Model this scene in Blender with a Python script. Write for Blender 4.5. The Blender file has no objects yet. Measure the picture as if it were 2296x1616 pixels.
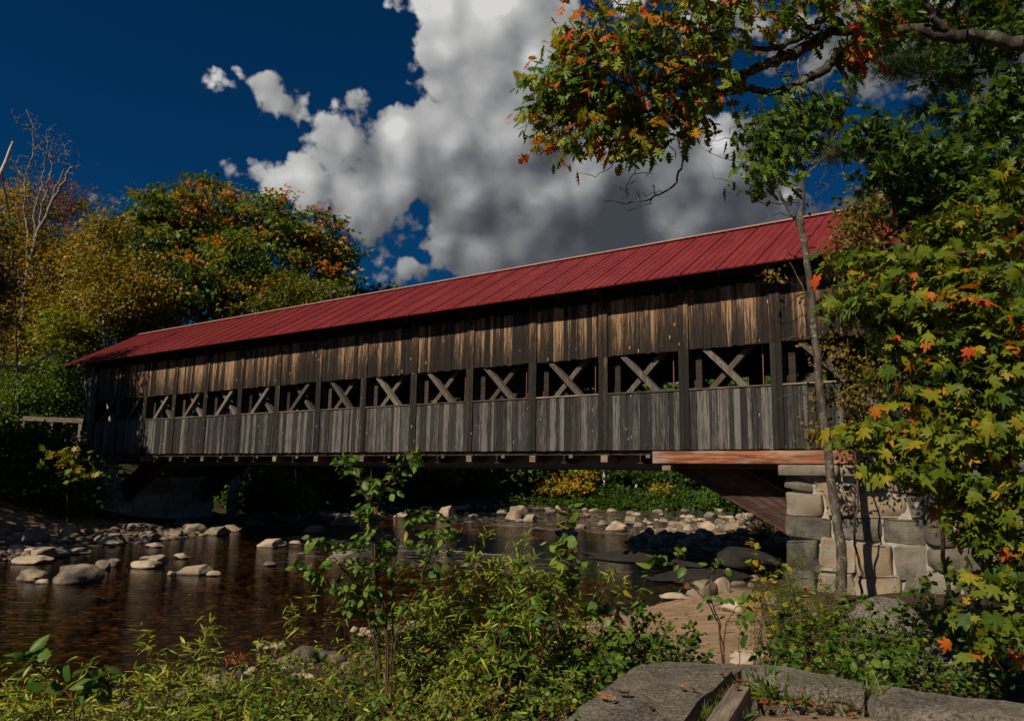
import bpy, math, random
import numpy as np
from mathutils import Vector, Matrix, noise as mn

R = random.Random(7)
NR = np.random.default_rng(7)
rad = math.radians
SC = bpy.context.scene
COL = SC.collection

# ------------------------------------------------------------------ camera
FPX, PITCH, ROLL = 1701.7, 0.1528, 0.0171          # focal length in units of a 2296 px wide picture
EYE = 2.6
c_, s_ = math.cos(ROLL), math.sin(ROLL)
FW = Vector((0, math.cos(PITCH), math.sin(PITCH)))
UP0 = Vector((0, -math.sin(PITCH), math.cos(PITCH)))
RT0 = Vector((1, 0, 0))
RC = RT0 * c_ + UP0 * s_
UC = RT0 * (-s_) + UP0 * c_
cam_d = bpy.data.cameras.new('camera')
cam = bpy.data.objects.new('camera', cam_d)
COL.objects.link(cam)
cam.matrix_world = Matrix(((RC.x, UC.x, -FW.x, 0), (RC.y, UC.y, -FW.y, 0), (RC.z, UC.z, -FW.z, EYE), (0, 0, 0, 1)))
cam_d.sensor_width = 36
cam_d.lens = FPX / 2296 * 36
cam_d.clip_end = 3000
cam_d.clip_start = 0.05
SC.camera = cam

def ray(px, py):
    return FW + RC * ((px - 1148) / FPX) + UC * ((808 - py) / FPX)
def at(px, py, Y):
    d = ray(px, py); t = Y / d.y
    return Vector((d.x * t, Y, EYE + d.z * t))
def at_np(px, py, Y):
    F, A, B = np.array(FW), np.array(RC), np.array(UC)
    d = F + A * ((px - 1148) / FPX)[:, None] + B * ((808 - py) / FPX)[:, None]
    t = Y / d[:, 1]
    p = d * t[:, None]; p[:, 2] += EYE
    return p
def on_level(px, py, z=0.0):
    d = ray(px, py); t = (z - EYE) / d.z
    return Vector((d.x * t, d.y * t, z))

# ------------------------------------------------------------------ exposure, sun, sky
SC.view_settings.view_transform = 'Standard'
SC.view_settings.look = 'None'
SC.view_settings.exposure = 0.03
SC.view_settings.gamma = 1
SC.cycles.max_bounces = 5
SC.cycles.diffuse_bounces = 2
SC.cycles.glossy_bounces = 3
SC.cycles.transmission_bounces = 3
SC.cycles.transparent_max_bounces = 8
SC.cycles.caustics_reflective = False
SC.cycles.caustics_refractive = False

SUN_EL = rad(41)
hz = Vector((-0.66, -0.75, 0)).normalized()
TO_SUN = Vector((hz.x * math.cos(SUN_EL), hz.y * math.cos(SUN_EL), math.sin(SUN_EL)))
sd = bpy.data.lights.new('sun', 'SUN')
sd.energy = 5.0; sd.angle = rad(0.5); sd.color = (1.0, 0.88, 0.69)
so = bpy.data.objects.new('sun', sd); COL.objects.link(so)
so.rotation_euler = TO_SUN.to_track_quat('Z', 'Y').to_euler()
so.location = (-20, -20, 30)

def N(nt, typ, **kw):
    n = nt.nodes.new(typ)
    for k, v in kw.items():
        if k == 'inp':
            for a, b in v.items():
                n.inputs[a].default_value = b
        else:
            setattr(n, k, v)
    return n
def L(nt, a, b): nt.links.new(a, b)
def math_(nt, op, a, b=None, c=None, clamp=False):
    n = nt.nodes.new('ShaderNodeMath'); n.operation = op; n.use_clamp = clamp
    for i, v in enumerate((a, b, c)):
        if v is None: continue
        if isinstance(v, (int, float)): n.inputs[i].default_value = v
        else: nt.links.new(v, n.inputs[i])
    return n.outputs[0]
def vmath(nt, op, a, b=None, scale=None):
    n = nt.nodes.new('ShaderNodeVectorMath'); n.operation = op
    for i, v in enumerate((a, b)):
        if v is None: continue
        if isinstance(v, (tuple, list, Vector)): n.inputs[i].default_value = tuple(v)
        else: nt.links.new(v, n.inputs[i])
    if scale is not None: n.inputs[3].default_value = scale
    return n.outputs['Value'] if op in ('DISTANCE', 'LENGTH', 'DOT_PRODUCT') else n.outputs[0]
def ramp(nt, fac, stops, interp='LINEAR'):
    n = nt.nodes.new('ShaderNodeValToRGB'); cr = n.color_ramp; cr.interpolation = interp
    while len(cr.elements) < len(stops): cr.elements.new(0.5)
    for e, (p, c) in zip(cr.elements, stops):
        e.position = p
        e.color = (c, c, c, 1) if isinstance(c, (int, float)) else (*c, 1)
    nt.links.new(fac, n.inputs[0])
    return n.outputs[0]
def mixc(nt, fac, a, b, mode='MIX'):
    n = nt.nodes.new('ShaderNodeMix'); n.data_type = 'RGBA'; n.blend_type = mode
    for sock, v in ((n.inputs[0], fac), (n.inputs[6], a), (n.inputs[7], b)):
        if isinstance(v, (int, float)): sock.default_value = v
        elif isinstance(v, tuple): sock.default_value = (*v, 1)
        else: nt.links.new(v, sock)
    return n.outputs[2]
def noise_(nt, vec, scale, detail=4, rough=0.5, dist=0.0):
    n = nt.nodes.new('ShaderNodeTexNoise')
    n.inputs['Scale'].default_value = scale; n.inputs['Detail'].default_value = detail
    n.inputs['Roughness'].default_value = rough; n.inputs['Distortion'].default_value = dist
    if vec is not None: nt.links.new(vec, n.inputs['Vector'])
    return n

# ---- world: physical sky, deepened as through a polariser, with real-direction cumulus
W = bpy.data.worlds.new('World'); SC.world = W; W.use_nodes = True
wt = W.node_tree; wt.nodes.clear()
# cloud density as a function of direction
cg = bpy.data.node_groups.new('cloud_density', 'ShaderNodeTree')
cg.interface.new_socket('Dir', in_out='INPUT', socket_type='NodeSocketVector')
cg.interface.new_socket('Height', in_out='OUTPUT', socket_type='NodeSocketFloat')
cg.interface.new_socket('Relief', in_out='OUTPUT', socket_type='NodeSocketFloat')
gi = cg.nodes.new('NodeGroupInput'); go = cg.nodes.new('NodeGroupOutput')
# (x, y, radius) in picture pixels, turned here into directions on the sky dome
BL = [(1010, 20, 105), (1120, 60, 150), (1200, 120, 120), (1250, 60, 70), (1010, 120, 95), (985, 205, 75), (1090, 200, 150), (1180, 300, 190),
      (1010, 320, 130), (900, 330, 105), (860, 300, 55), (712, 268, 52), (705, 310, 60), (770, 330, 110), (750, 290, 60), (690, 400, 85), (640, 405, 55), (605, 400, 35), (800, 430, 110),
      (880, 430, 95), (820, 480, 45), (740, 440, 60), (1060, 440, 140), (1000, 550, 80), (940, 510, 50), (930, 590, 55), (860, 606, 36), (830, 600, 30), (1600, 560, 90), (1450, 600, 110), (1750, 500, 70), (1820, 470, 50), (640, 400, 60), (770, 470, 60),
      (1080, 560, 110), (1200, 450, 190), (1350, 430, 190), (1300, 540, 130), (1480, 420, 170), (1600, 380, 150), (1640, 330, 80), (1560, 500, 140),
      (1680, 460, 90), (1640, 430, 90), (1750, 440, 50), (1720, 500, 55),
      (545, 178, 46), (588, 185, 44), (515, 190, 38), (590, 218, 38), (480, 194, 30), (615, 245, 28),
      (375, 415, 46), (405, 418, 38), (505, 410, 28), (190, 405, 38), (210, 428, 34), (172, 395, 30),
      (1900, 60, 90), (2000, 130, 110), (1850, 120, 90), (1800, 60, 90), (2080, 190, 80), (1950, 190, 60), (2150, 90, 120), (1700, 60, 80), (1600, 40, 70), (1550, 60, 60),
      (1890, 470, 45), (1840, 440, 30), (2250, 230, 60), (1400, 0, 60), (2300, 60, 120),
      (-500, 300, 200), (-700, 200, 220), (2700, 200, 260), (-900, 500, 150)]
prev = None
nz0 = noise_(cg, gi.outputs[0], 5.0, 5, 0.6)
warp = vmath(cg, 'SUBTRACT', nz0.outputs['Color'], (0.5, 0.5, 0.5))
warp = vmath(cg, 'SCALE', warp, scale=0.020)
wd = vmath(cg, 'ADD', gi.outputs[0], warp)
for (x, y, r) in BL:
    d = ray(x, y).normalized()
    d2 = ray(x + r, y).normalized()
    rr = (d - d2).length
    dist = vmath(cg, 'DISTANCE', wd, d)
    v = math_(cg, 'MULTIPLY_ADD', dist, -1.0, rr * 1.10)      # height in radians
    prev = v if prev is None else math_(cg, 'SMOOTH_MAX', prev, v, 0.012)
for (x, y, z, r) in ((-.95, -.25, .30, .14), (-.35, -.9, .28, .20), (.55, -.75, .35, .16), (.25, -.35, .9, .10)):  # small unseen clouds behind and overhead, added to lighten the shadows
    d = Vector((x, y, z)).normalized()
    v = math_(cg, 'MULTIPLY_ADD', vmath(cg, 'DISTANCE', wd, d), -1.0, r)
    prev = math_(cg, 'SMOOTH_MAX', prev, v, 0.02)
n1 = noise_(cg, wd, 9.0, 3, 0.5)
bil = math_(cg, 'ABSOLUTE', math_(cg, 'MULTIPLY_ADD', n1.outputs[0], 2.0, -1.0))
n2 = noise_(cg, wd, 26, 9, 0.60)
n3 = noise_(cg, wd, 60, 6, 0.6)
b2 = math_(cg, 'ABSOLUTE', math_(cg, 'MULTIPLY_ADD', n2.outputs[0], 2.0, -1.0))
vo = cg.nodes.new('ShaderNodeTexVoronoi'); vo.feature = 'SMOOTH_F1'; vo.inputs['Scale'].default_value = 15; vo.inputs['Smoothness'].default_value = 0.35
vo.inputs['Detail'].default_value = 3; vo.inputs['Roughness'].default_value = 0.55
L(cg, wd, vo.inputs['Vector'])
h = math_(cg, 'MULTIPLY_ADD', bil, -0.026, prev)
h = math_(cg, 'MULTIPLY_ADD', vo.outputs['Distance'], -0.050, h)
h = math_(cg, 'MULTIPLY_ADD', b2, -0.022, h)
h = math_(cg, 'MULTIPLY_ADD', math_(cg, 'SUBTRACT', n3.outputs[0], 0.5), 0.022, h)
h = math_(cg, 'ADD', h, 0.046)
L(cg, h, go.inputs[0])
vs_ = cg.nodes.new('ShaderNodeTexVoronoi'); vs_.feature = 'SMOOTH_F1'; vs_.inputs['Scale'].default_value = 13; vs_.inputs['Smoothness'].default_value = 0.6
vs_.inputs['Detail'].default_value = 1.5; vs_.inputs['Roughness'].default_value = 0.45
L(cg, wd, vs_.inputs['Vector'])
rel = math_(cg, 'MULTIPLY_ADD', vs_.outputs['Distance'], -0.060, prev)
rel = math_(cg, 'MULTIPLY_ADD', bil, -0.020, rel)
rel = math_(cg, 'MULTIPLY_ADD', b2, -0.014, rel)
L(cg, rel, go.inputs[1])

tc = N(wt, 'ShaderNodeTexCoord')
dirv = vmath(wt, 'NORMALIZE', tc.outputs['Generated'])
def dens(vec):
    g = wt.nodes.new('ShaderNodeGroup'); g.node_tree = cg
    L(wt, vec, g.inputs[0]); return g.outputs
lt = (RC * -0.75 + UC * 0.66).normalized()
h0, r0_ = dens(dirv)[0:2]
h1 = dens(vmath(wt, 'ADD', dirv, tuple(lt * 0.016)))[1]
h2 = dens(vmath(wt, 'ADD', dirv, tuple(lt * 0.045)))[1]
alpha = N(wt, 'ShaderNodeMapRange', interpolation_type='SMOOTHSTEP')
L(wt, h0, alpha.inputs[0]); alpha.inputs[1].default_value = -0.002; alpha.inputs[2].default_value = 0.012
g1 = math_(wt, 'SUBTRACT', r0_, h1); g2 = math_(wt, 'SUBTRACT', r0_, h2)
lit = math_(wt, 'MULTIPLY_ADD', g1, 7.0, 0.40)
lit = math_(wt, 'MULTIPLY_ADD', g2, 4.0, lit)
big = noise_(wt, dirv, 5.5, 3, 0.5)
wdn = noise_(wt, dirv, 9.0, 5, 0.6)
wdir_ = vmath(wt, 'ADD', dirv, vmath(wt, 'SCALE', vmath(wt, 'SUBTRACT', wdn.outputs['Color'], (0.5, 0.5, 0.5)), scale=0.08))
lit = math_(wt, 'MULTIPLY_ADD', math_(wt, 'SUBTRACT', big.outputs[0], 0.5), 0.6, lit)
# cumulus towers catch the sun on the upper left; their bases and far sides lie in their own shade
gx_ = vmath(wt, 'DOT_PRODUCT', dirv, tuple(RC)); gy_ = vmath(wt, 'DOT_PRODUCT', dirv, tuple(UC))
lit = math_(wt, 'MULTIPLY_ADD', gx_, -0.62, lit)
lit = math_(wt, 'MULTIPLY_ADD', gy_, 1.05, lit)
lit = math_(wt, 'ADD', lit, -0.14)
for (x, y, r, a) in ((1130, 10, 90, .30), (1200, 120, 80, .22), (880, 310, 70, .28), (700, 262, 40, .15), (860, 400, 80, .16), (932, 505, 55, .34), (1620, 330, 80, .45), (1240, 410, 60, .2), (1500, 520, 60, .2),
                     (1760, 430, 60, .4), (550, 180, 45, .2), (990, 210, 60, .12), (1150, 455, 95, -.2), (960, 440, 70, -.18), (740, 320, 70, -.12), (1380, 440, 150, -.22), (1330, 550, 130, -.16), (1010, 560, 60, -.12), (800, 490, 60, -.1), (1090, 330, 70, -.08)):
    d = ray(x, y).normalized(); rr = (d - ray(x + r, y).normalized()).length
    t_ = math_(wt, 'MULTIPLY_ADD', vmath(wt, 'DISTANCE', wdir_, d), -1.0 / rr, 1.0, clamp=True)
    lit = math_(wt, 'MULTIPLY_ADD', math_(wt, 'MULTIPLY', t_, t_), a * 1.6, lit)
lit = math_(wt, 'MAXIMUM', math_(wt, 'MULTIPLY', lit, 0.86), 0.0)
ccol = ramp(wt, lit, [(0.0, (0.050, 0.056, 0.068)), (0.22, (0.088, 0.096, 0.110)), (0.48, (0.20, 0.205, 0.212)), (0.70, (0.37, 0.37, 0.37)), (0.88, (0.50, 0.50, 0.495)), (1.0, (0.64, 0.635, 0.63))])
sky = N(wt, 'ShaderNodeTexSky', sky_type='NISHITA')
sky.sun_disc = False; sky.sun_elevation = SUN_EL
sky.sun_rotation = math.atan2(hz.x, hz.y)
sky.air_density = 1.0; sky.dust_density = 0.3; sky.ozone_density = 3.0
skyc = mixc(wt, 1.0, sky.outputs[0], (0.009, 0.128, 0.235), 'MULTIPLY')
bg1 = N(wt, 'ShaderNodeBackground'); L(wt, skyc, bg1.inputs[0]); bg1.inputs[1].default_value = 0.11
bg2 = N(wt, 'ShaderNodeBackground'); L(wt, ccol, bg2.inputs[0]); bg2.inputs[1].default_value = 1.0
mx = N(wt, 'ShaderNodeMixShader'); L(wt, alpha.outputs[0], mx.inputs[0]); L(wt, bg1.outputs[0], mx.inputs[1]); L(wt, bg2.outputs[0], mx.inputs[2])
wo = N(wt, 'ShaderNodeOutputWorld'); L(wt, mx.outputs[0], wo.inputs[0])
W.cycles.sampling_method = 'MANUAL'; W.cycles.sample_map_resolution = 512

# ------------------------------------------------------------------ materials
def newmat(name):
    m = bpy.data.materials.new(name); m.use_nodes = True
    nt = m.node_tree; nt.nodes.clear()
    out = N(nt, 'ShaderNodeOutputMaterial')
    b = N(nt, 'ShaderNodeBsdfPrincipled'); L(nt, b.outputs[0], out.inputs[0])
    return m, nt, b, out
def bump(nt, b, h, strength=0.5, dist=0.02):
    n = N(nt, 'ShaderNodeBump'); n.inputs['Strength'].default_value = strength; n.inputs['Distance'].default_value = dist
    L(nt, h, n.inputs['Height']); L(nt, n.outputs[0], b.inputs['Normal'])
def attr(nt, name):
    n = N(nt, 'ShaderNodeAttribute'); n.attribute_name = name; return n
def mapping(nt, vec, scale, loc=None):
    n = N(nt, 'ShaderNodeMapping'); n.inputs['Scale'].default_value = scale
    L(nt, vec, n.inputs['Vector'])
    if loc is not None: L(nt, loc, n.inputs['Location'])
    return n.outputs[0]

def wood(name, dark, mid, light, grain='Z', knots=True, stain=None, spec=0.25, lohi=(-.22, .06), contrast=1.0):
    m, nt, b, out = newmat(name)
    tc = N(nt, 'ShaderNodeTexCoord'); a = attr(nt, 'rnd')
    off = N(nt, 'ShaderNodeCombineXYZ')
    L(nt, math_(nt, 'MULTIPLY', a.outputs['Fac'], 37.0), off.inputs[0]); L(nt, math_(nt, 'MULTIPLY', a.outputs['Fac'], 91.0), off.inputs[2])
    sc = {'Z': (24, 24, 0.8), 'X': (0.9, 14, 14)}[grain]
    sc2 = {'Z': (60, 60, 3.0), 'X': (3.0, 60, 60)}[grain]
    sc3 = {'Z': (5, 5, 1.7), 'X': (1.7, 5, 5)}[grain]
    g1 = noise_(nt, mapping(nt, tc.outputs['Object'], sc, off.outputs[0]), 1.0, 6, 0.72, 0.9)
    g2 = noise_(nt, mapping(nt, tc.outputs['Object'], sc2, off.outputs[0]), 1.0, 4, 0.6)
    v = math_(nt, 'ADD', math_(nt, 'MULTIPLY', g1.outputs[0], 0.62), math_(nt, 'MULTIPLY', g2.outputs[0], 0.38))
    v = math_(nt, 'ADD', v, math_(nt, 'MULTIPLY_ADD', a.outputs['Fac'], 0.22, -0.125))
    if stain is not None:
        z0, z1 = stain
        sp = N(nt, 'ShaderNodeSeparateXYZ'); L(nt, tc.outputs['Object'], sp.inputs[0])
        mr = N(nt, 'ShaderNodeMapRange'); L(nt, sp.outputs[2], mr.inputs[0])
        mr.inputs[1].default_value = z0; mr.inputs[2].default_value = z1
        mr.inputs[3].default_value = lohi[0]; mr.inputs[4].default_value = lohi[1]
        v = math_(nt, 'ADD', v, mr.outputs[0])
    if contrast != 1.0: v = math_(nt, 'MULTIPLY_ADD', v, contrast, 0.5 - 0.5 * contrast)
    col = ramp(nt, v, [(0.33, dark), (0.5, mid), (0.66, light)])
    if knots:
        vo = N(nt, 'ShaderNodeTexVoronoi'); vo.inputs['Scale'].default_value = 1.0
        L(nt, mapping(nt, tc.outputs['Object'], sc3, off.outputs[0]), vo.inputs['Vector'])
        k = ramp(nt, vo.outputs['Distance'], [(0.06, 1.0), (0.10, 0.0)])
        kk = ramp(nt, vo.outputs['Distance'], [(0.10, 1.0), (0.17, 0.0)])
        col = mixc(nt, math_(nt, 'MULTIPLY', kk, 0.7), col, dark)
        col = mixc(nt, math_(nt, 'MULTIPLY', k, 0.85), col, tuple(min(1, q * 1.5) for q in light))
    L(nt, col, b.inputs['Base Color'])
    b.inputs['Roughness'].default_value = 0.78; b.inputs['Specular IOR Level'].default_value = spec
    bump(nt, b, v, 0.6, 0.012)
    return m
M = {}
M['siding_upper'] = wood('weathered_brown_boards', (0.010, 0.007, 0.005), (0.052, 0.031, 0.019), (0.30, 0.185, 0.105), 'Z', True, (2.4, 3.6), lohi=(-.12, .02), contrast=1.6)
M['siding_lower'] = wood('weathered_grey_boards', (0.012, 0.011, 0.011), (0.038, 0.034, 0.033), (0.142, 0.130, 0.123), 'Z', True, contrast=1.5)
M['post'] = wood('dark_post_wood', (0.008, 0.007, 0.006), (0.035, 0.027, 0.021), (0.24, 0.17, 0.115), 'Z', True, (2.2, 3.3), lohi=(-.06, .12), contrast=1.2)
M['brace'] = wood('grey_brace_wood', (0.035, 0.028, 0.024), (0.085, 0.07, 0.058), (0.20, 0.17, 0.145), 'Z', True)
M['beam'] = wood('floor_beam_wood', (0.035, 0.025, 0.018), (0.12, 0.085, 0.06), (0.30, 0.22, 0.16), 'X', False)
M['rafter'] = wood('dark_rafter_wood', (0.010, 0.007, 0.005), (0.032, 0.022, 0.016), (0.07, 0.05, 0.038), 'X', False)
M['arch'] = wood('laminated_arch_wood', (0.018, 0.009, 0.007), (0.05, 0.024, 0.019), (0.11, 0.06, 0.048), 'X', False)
M['kerb'] = wood('weathered_timber', (0.06, 0.048, 0.036), (0.17, 0.135, 0.10), (0.36, 0.30, 0.235), 'X', True)

def m_timber():
    m, nt, b, out = newmat('orange_weathered_timber')
    tc = N(nt, 'ShaderNodeTexCoord')
    g1 = noise_(nt, mapping(nt, tc.outputs['Object'], (0.9, 10, 13)), 1.0, 7, 0.65, 1.2)
    g2 = noise_(nt, mapping(nt, tc.outputs['Object'], (0.55, 1, 2.2)), 1.0, 3, 0.5)
    orange = ramp(nt, g1.outputs[0], [(0.32, (0.035, 0.010, 0.005)), (0.48, (0.15, 0.042, 0.014)), (0.66, (0.40, 0.145, 0.048))])
    grey = ramp(nt, g1.outputs[0], [(0.3, (0.09, 0.06, 0.045)), (0.5, (0.27, 0.20, 0.155)), (0.68, (0.5, 0.41, 0.33))])
    col = mixc(nt, ramp(nt, g2.outputs[0], [(0.40, 0.0), (0.52, 1.0)]), grey, orange)
    spx = N(nt, 'ShaderNodeSeparateXYZ'); L(nt, tc.outputs['Object'], spx.inputs[0])
    ends = math_(nt, 'ADD', math_(nt, 'ABSOLUTE', math_(nt, 'SUBTRACT', spx.outputs[0], 13.75 * 2.3)), math_(nt, 'MULTIPLY', g2.outputs[0], 1.2))
    col = mixc(nt, ramp(nt, math_(nt, 'MULTIPLY', ends, 0.25), [(0.70, 0.0), (0.88, 1.0)]), col, grey)
    L(nt, col, b.inputs['Base Color']); b.inputs['Roughness'].default_value = 0.6
    bump(nt, b, g1.outputs[0], 0.4, 0.01)
    return m
M['timber'] = m_timber()

def m_roof():
    m, nt, b, out = newmat('red_painted_metal')
    tc = N(nt, 'ShaderNodeTexCoord')
    n = noise_(nt, mapping(nt, tc.outputs['Object'], (3.5, 0.5, 0.5)), 1.0, 5, 0.6)
    n2 = noise_(nt, tc.outputs['Object'], 0.8, 8, 0.75)
    v = math_(nt, 'ADD', math_(nt, 'MULTIPLY', n.outputs[0], 0.5), math_(nt, 'MULTIPLY', n2.outputs[0], 0.5))
    col = ramp(nt, v, [(0.33, (0.12, 0.014, 0.015)), (0.5, (0.175, 0.022, 0.022)), (0.67, (0.235, 0.038, 0.035))])
    L(nt, col, b.inputs['Base Color']); b.inputs['Roughness'].default_value = 0.45
    b.inputs['Specular IOR Level'].default_value = 0.35
    return m
M['roof'] = m_roof()
def plain(name, col, rough=0.6, metal=0.0, var=0.25, scale=6):
    m, nt, b, out = newmat(name)
    tc = N(nt, 'ShaderNodeTexCoord'); n = noise_(nt, tc.outputs['Object'], scale, 6, 0.65)
    lo = tuple(c * (1 - var) for c in col); hi = tuple(min(1, c * (1 + var)) for c in col)
    L(nt, ramp(nt, n.outputs[0], [(0.35, lo), (0.65, hi)]), b.inputs['Base Color'])
    b.inputs['Roughness'].default_value = rough; b.inputs['Metallic'].default_value = metal
    bump(nt, b, n.outputs[0], 0.3, 0.01)
    return m
M['ridge'] = plain('pale_ridge_metal', (0.36, 0.20, 0.17), 0.4)
M['roof_under'] = plain('galvanised_roof_underside', (0.18, 0.18, 0.19), 0.5)
M['steel'] = plain('brown_painted_steel', (0.075, 0.035, 0.028), 0.5, 0, 0.35)
M['rod'] = plain('rusty_rod', (0.16, 0.06, 0.04), 0.6, 0.3, 0.3)

def m_stone(name, stops, scale=1.2, lichen=0.0, obj_rand=False, use_attr=False, bmp=0.6, speck=0.5, waterline=False):
    m, nt, b, out = newmat(name)
    tc = N(nt, 'ShaderNodeTexCoord')
    geo = N(nt, 'ShaderNodeNewGeometry')
    co = geo.outputs['Position']
    n = noise_(nt, co, scale, 8, 0.65, 0.3)
    f = noise_(nt, co, 38, 6, 0.8)
    v = math_(nt, 'ADD', math_(nt, 'MULTIPLY', n.outputs[0], 0.75), math_(nt, 'MULTIPLY_ADD', f.outputs[0], 0.6 * speck * 2, 0.125 - 0.3 * speck * 2 + 0.0))
    if obj_rand:
        oi = N(nt, 'ShaderNodeObjectInfo')
        v = math_(nt, 'ADD', v, math_(nt, 'MULTIPLY_ADD', oi.outputs['Random'], 0.34, -0.17))
    if use_attr:
        a = attr(nt, 'rnd'); v = math_(nt, 'ADD', v, math_(nt, 'MULTIPLY_ADD', a.outputs['Fac'], 0.42, -0.21))
    col = ramp(nt, v, stops)
    if lichen:
        l1 = noise_(nt, co, 13, 9, 0.85); l2 = noise_(nt, co, 1.7, 3, 0.5)
        lm = ramp(nt, math_(nt, 'ADD', math_(nt, 'MULTIPLY', l1.outputs[0], 0.6), math_(nt, 'MULTIPLY', l2.outputs[0], 0.4)), [(0.52, 0.0), (0.58, 1.0)])
        col = mixc(nt, math_(nt, 'MULTIPLY', lm, lichen), col, (0.17, 0.20, 0.10))
    if waterline:                                      # wet band where the stone meets the river
        sp = N(nt, 'ShaderNodeSeparateXYZ'); L(nt, co, sp.inputs[0])
        zz = math_(nt, 'MULTIPLY_ADD', n.outputs[0], 0.05, math_(nt, 'SUBTRACT', sp.outputs[2], 0.04))
        wet = ramp(nt, zz, [(0.0, 1.0), (0.03, 0.0)])
        col = mixc(nt, math_(nt, 'MULTIPLY', wet, 0.8), col, (0.022, 0.013, 0.007))
    L(nt, col, b.inputs['Base Color']); b.inputs['Roughness'].default_value = 0.8
    b.inputs['Specular IOR Level'].default_value = 0.3
    bump(nt, b, math_(nt, 'ADD', v, math_(nt, 'MULTIPLY', noise_(nt, co, 14, 6, 0.7).outputs[0], 0.8)), bmp, 0.03)
    return m
M['boulder'] = m_stone('river_boulder', [(0.22, (0.06, 0.05, 0.042)), (0.42, (0.20, 0.16, 0.12)), (0.62, (0.36, 0.28, 0.20)), (0.8, (0.46, 0.37, 0.28))], 2.2, 0, True, waterline=True)
M['cobble'] = m_stone('river_cobble', [(0.22, (0.03, 0.027, 0.024)), (0.42, (0.10, 0.075, 0.058)), (0.62, (0.20, 0.145, 0.105)), (0.85, (0.34, 0.27, 0.21))], 3, 0, False, True, waterline=True)
M['dark_rock'] = m_stone('shade_dark_ledge', [(0.3, (0.006, 0.0055, 0.005)), (0.7, (0.028, 0.024, 0.021))], 1.5, bmp=1.0)  # near-black colour stands in for the shadow on the ledges
M['slab'] = m_stone('lichened_granite', [(0.22, (0.04, 0.035, 0.03)), (0.42, (0.15, 0.13, 0.105)), (0.66, (0.36, 0.31, 0.25)), (0.9, (0.5, 0.44, 0.36))], 4.0, 0.45, bmp=1.0, speck=1.35)
M['masonry'] = m_stone('granite_masonry', [(0.25, (0.045, 0.040, 0.034)), (0.40, (0.13, 0.115, 0.095)), (0.54, (0.22, 0.19, 0.155)), (0.66, (0.27, 0.185, 0.105)), (0.78, (0.27, 0.245, 0.205)), (0.95, (0.40, 0.37, 0.32))], 1.9, 0.22, False, True, 0.8)
M['rubble'] = m_stone('grey_rubble', [(0.25, (0.03, 0.026, 0.023)), (0.45, (0.09, 0.076, 0.062)), (0.65, (0.17, 0.145, 0.118)), (0.85, (0.27, 0.235, 0.20))], 1.8, 0.25, False, True, 0.9)
M['brightened_masonry'] = m_stone('brightened_granite_masonry', [(0.25, (0.16, 0.14, 0.12)), (0.5, (0.36, 0.32, 0.27)), (0.8, (0.55, 0.50, 0.44))], 1.9, 0, False, True, 0.8)  # masonry copy lightened in colour to make up for missing light under the deck
M['mortar'] = plain('lime_mortar', (0.30, 0.27, 0.23), 0.9, 0, 0.35, 4)

def m_bark(name, dark, light, scale=(9, 9, 2.2), thr=(0.35, 0.65), lichen=0):
    m, nt, b, out = newmat(name)
    geo = N(nt, 'ShaderNodeNewGeometry')
    n = noise_(nt, mapping(nt, geo.outputs['Position'], scale), 1.0, 7, 0.65, 0.4)
    col = ramp(nt, n.outputs[0], [(thr[0], dark), (thr[1], light)])
    if lichen:
        l = noise_(nt, geo.outputs['Position'], 7, 5, 0.7)
        col = mixc(nt, ramp(nt, l.outputs[0], [(0.55, 0.0), (0.62, lichen)]), col, (0.24, 0.25, 0.19))
    L(nt, col, b.inputs['Base Color']); b.inputs['Roughness'].default_value = 0.85
    b.inputs['Specular IOR Level'].default_value = 0.2
    bump(nt, b, n.outputs[0], 0.7, 0.02)
    return m
M['bark'] = m_bark('grey_bark', (0.022, 0.018, 0.014), (0.12, 0.10, 0.08), lichen=0.7)
M['bark_dark'] = m_bark('dark_bark', (0.012, 0.010, 0.008), (0.075, 0.062, 0.05), lichen=.3)
M['bark_birch'] = m_bark('birch_bark', (0.07, 0.055, 0.045), (0.50, 0.46, 0.42), (3, 3, 14), (0.33, 0.5))
M['bark_grey_birch'] = m_bark('grey_birch_bark', (0.05, 0.04, 0.035), (0.30, 0.27, 0.24), (3, 3, 9), (0.38, 0.58))
M['twig'] = m_bark('brown_twig', (0.035, 0.018, 0.010), (0.12, 0.065, 0.04))
M['twig_red'] = m_bark('reddish_stem', (0.06, 0.014, 0.012), (0.17, 0.05, 0.035))

def leafmat(name, stops, rough=0.45, trans=0.35, spec=0.35):
    m = bpy.data.materials.new(name); m.use_nodes = True
    nt = m.node_tree; nt.nodes.clear(); out = N(nt, 'ShaderNodeOutputMaterial')
    b = N(nt, 'ShaderNodeBsdfPrincipled')
    a = attr(nt, 'rnd')
    col = ramp(nt, a.outputs['Fac'], stops)
    geo = N(nt, 'ShaderNodeNewGeometry')
    n = noise_(nt, geo.outputs['Position'], 60, 2, 0.5)
    col = mixc(nt, 0.35, col, ramp(nt, n.outputs[0], [(0.3, 0.35), (0.7, 1.0)]), 'MULTIPLY')
    L(nt, col, b.inputs['Base Color']); b.inputs['Roughness'].default_value = rough
    b.inputs['Specular IOR Level'].default_value = spec * 0.6
    tr = N(nt, 'ShaderNodeBsdfTranslucent')
    tcx = mixc(nt, 1.0, col, (1.5, 1.35, 0.5), 'MULTIPLY')
    L(nt, tcx, tr.inputs[0])
    mx = N(nt, 'ShaderNodeMixShader'); mx.inputs[0].default_value = trans
    L(nt, b.outputs[0], mx.inputs[1]); L(nt, tr.outputs[0], mx.inputs[2]); L(nt, mx.outputs[0], out.inputs[0])
    return m
G0, G1, G2 = (0.018, 0.048, 0.006), (0.050, 0.105, 0.010), (0.115, 0.175, 0.016)
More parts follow.
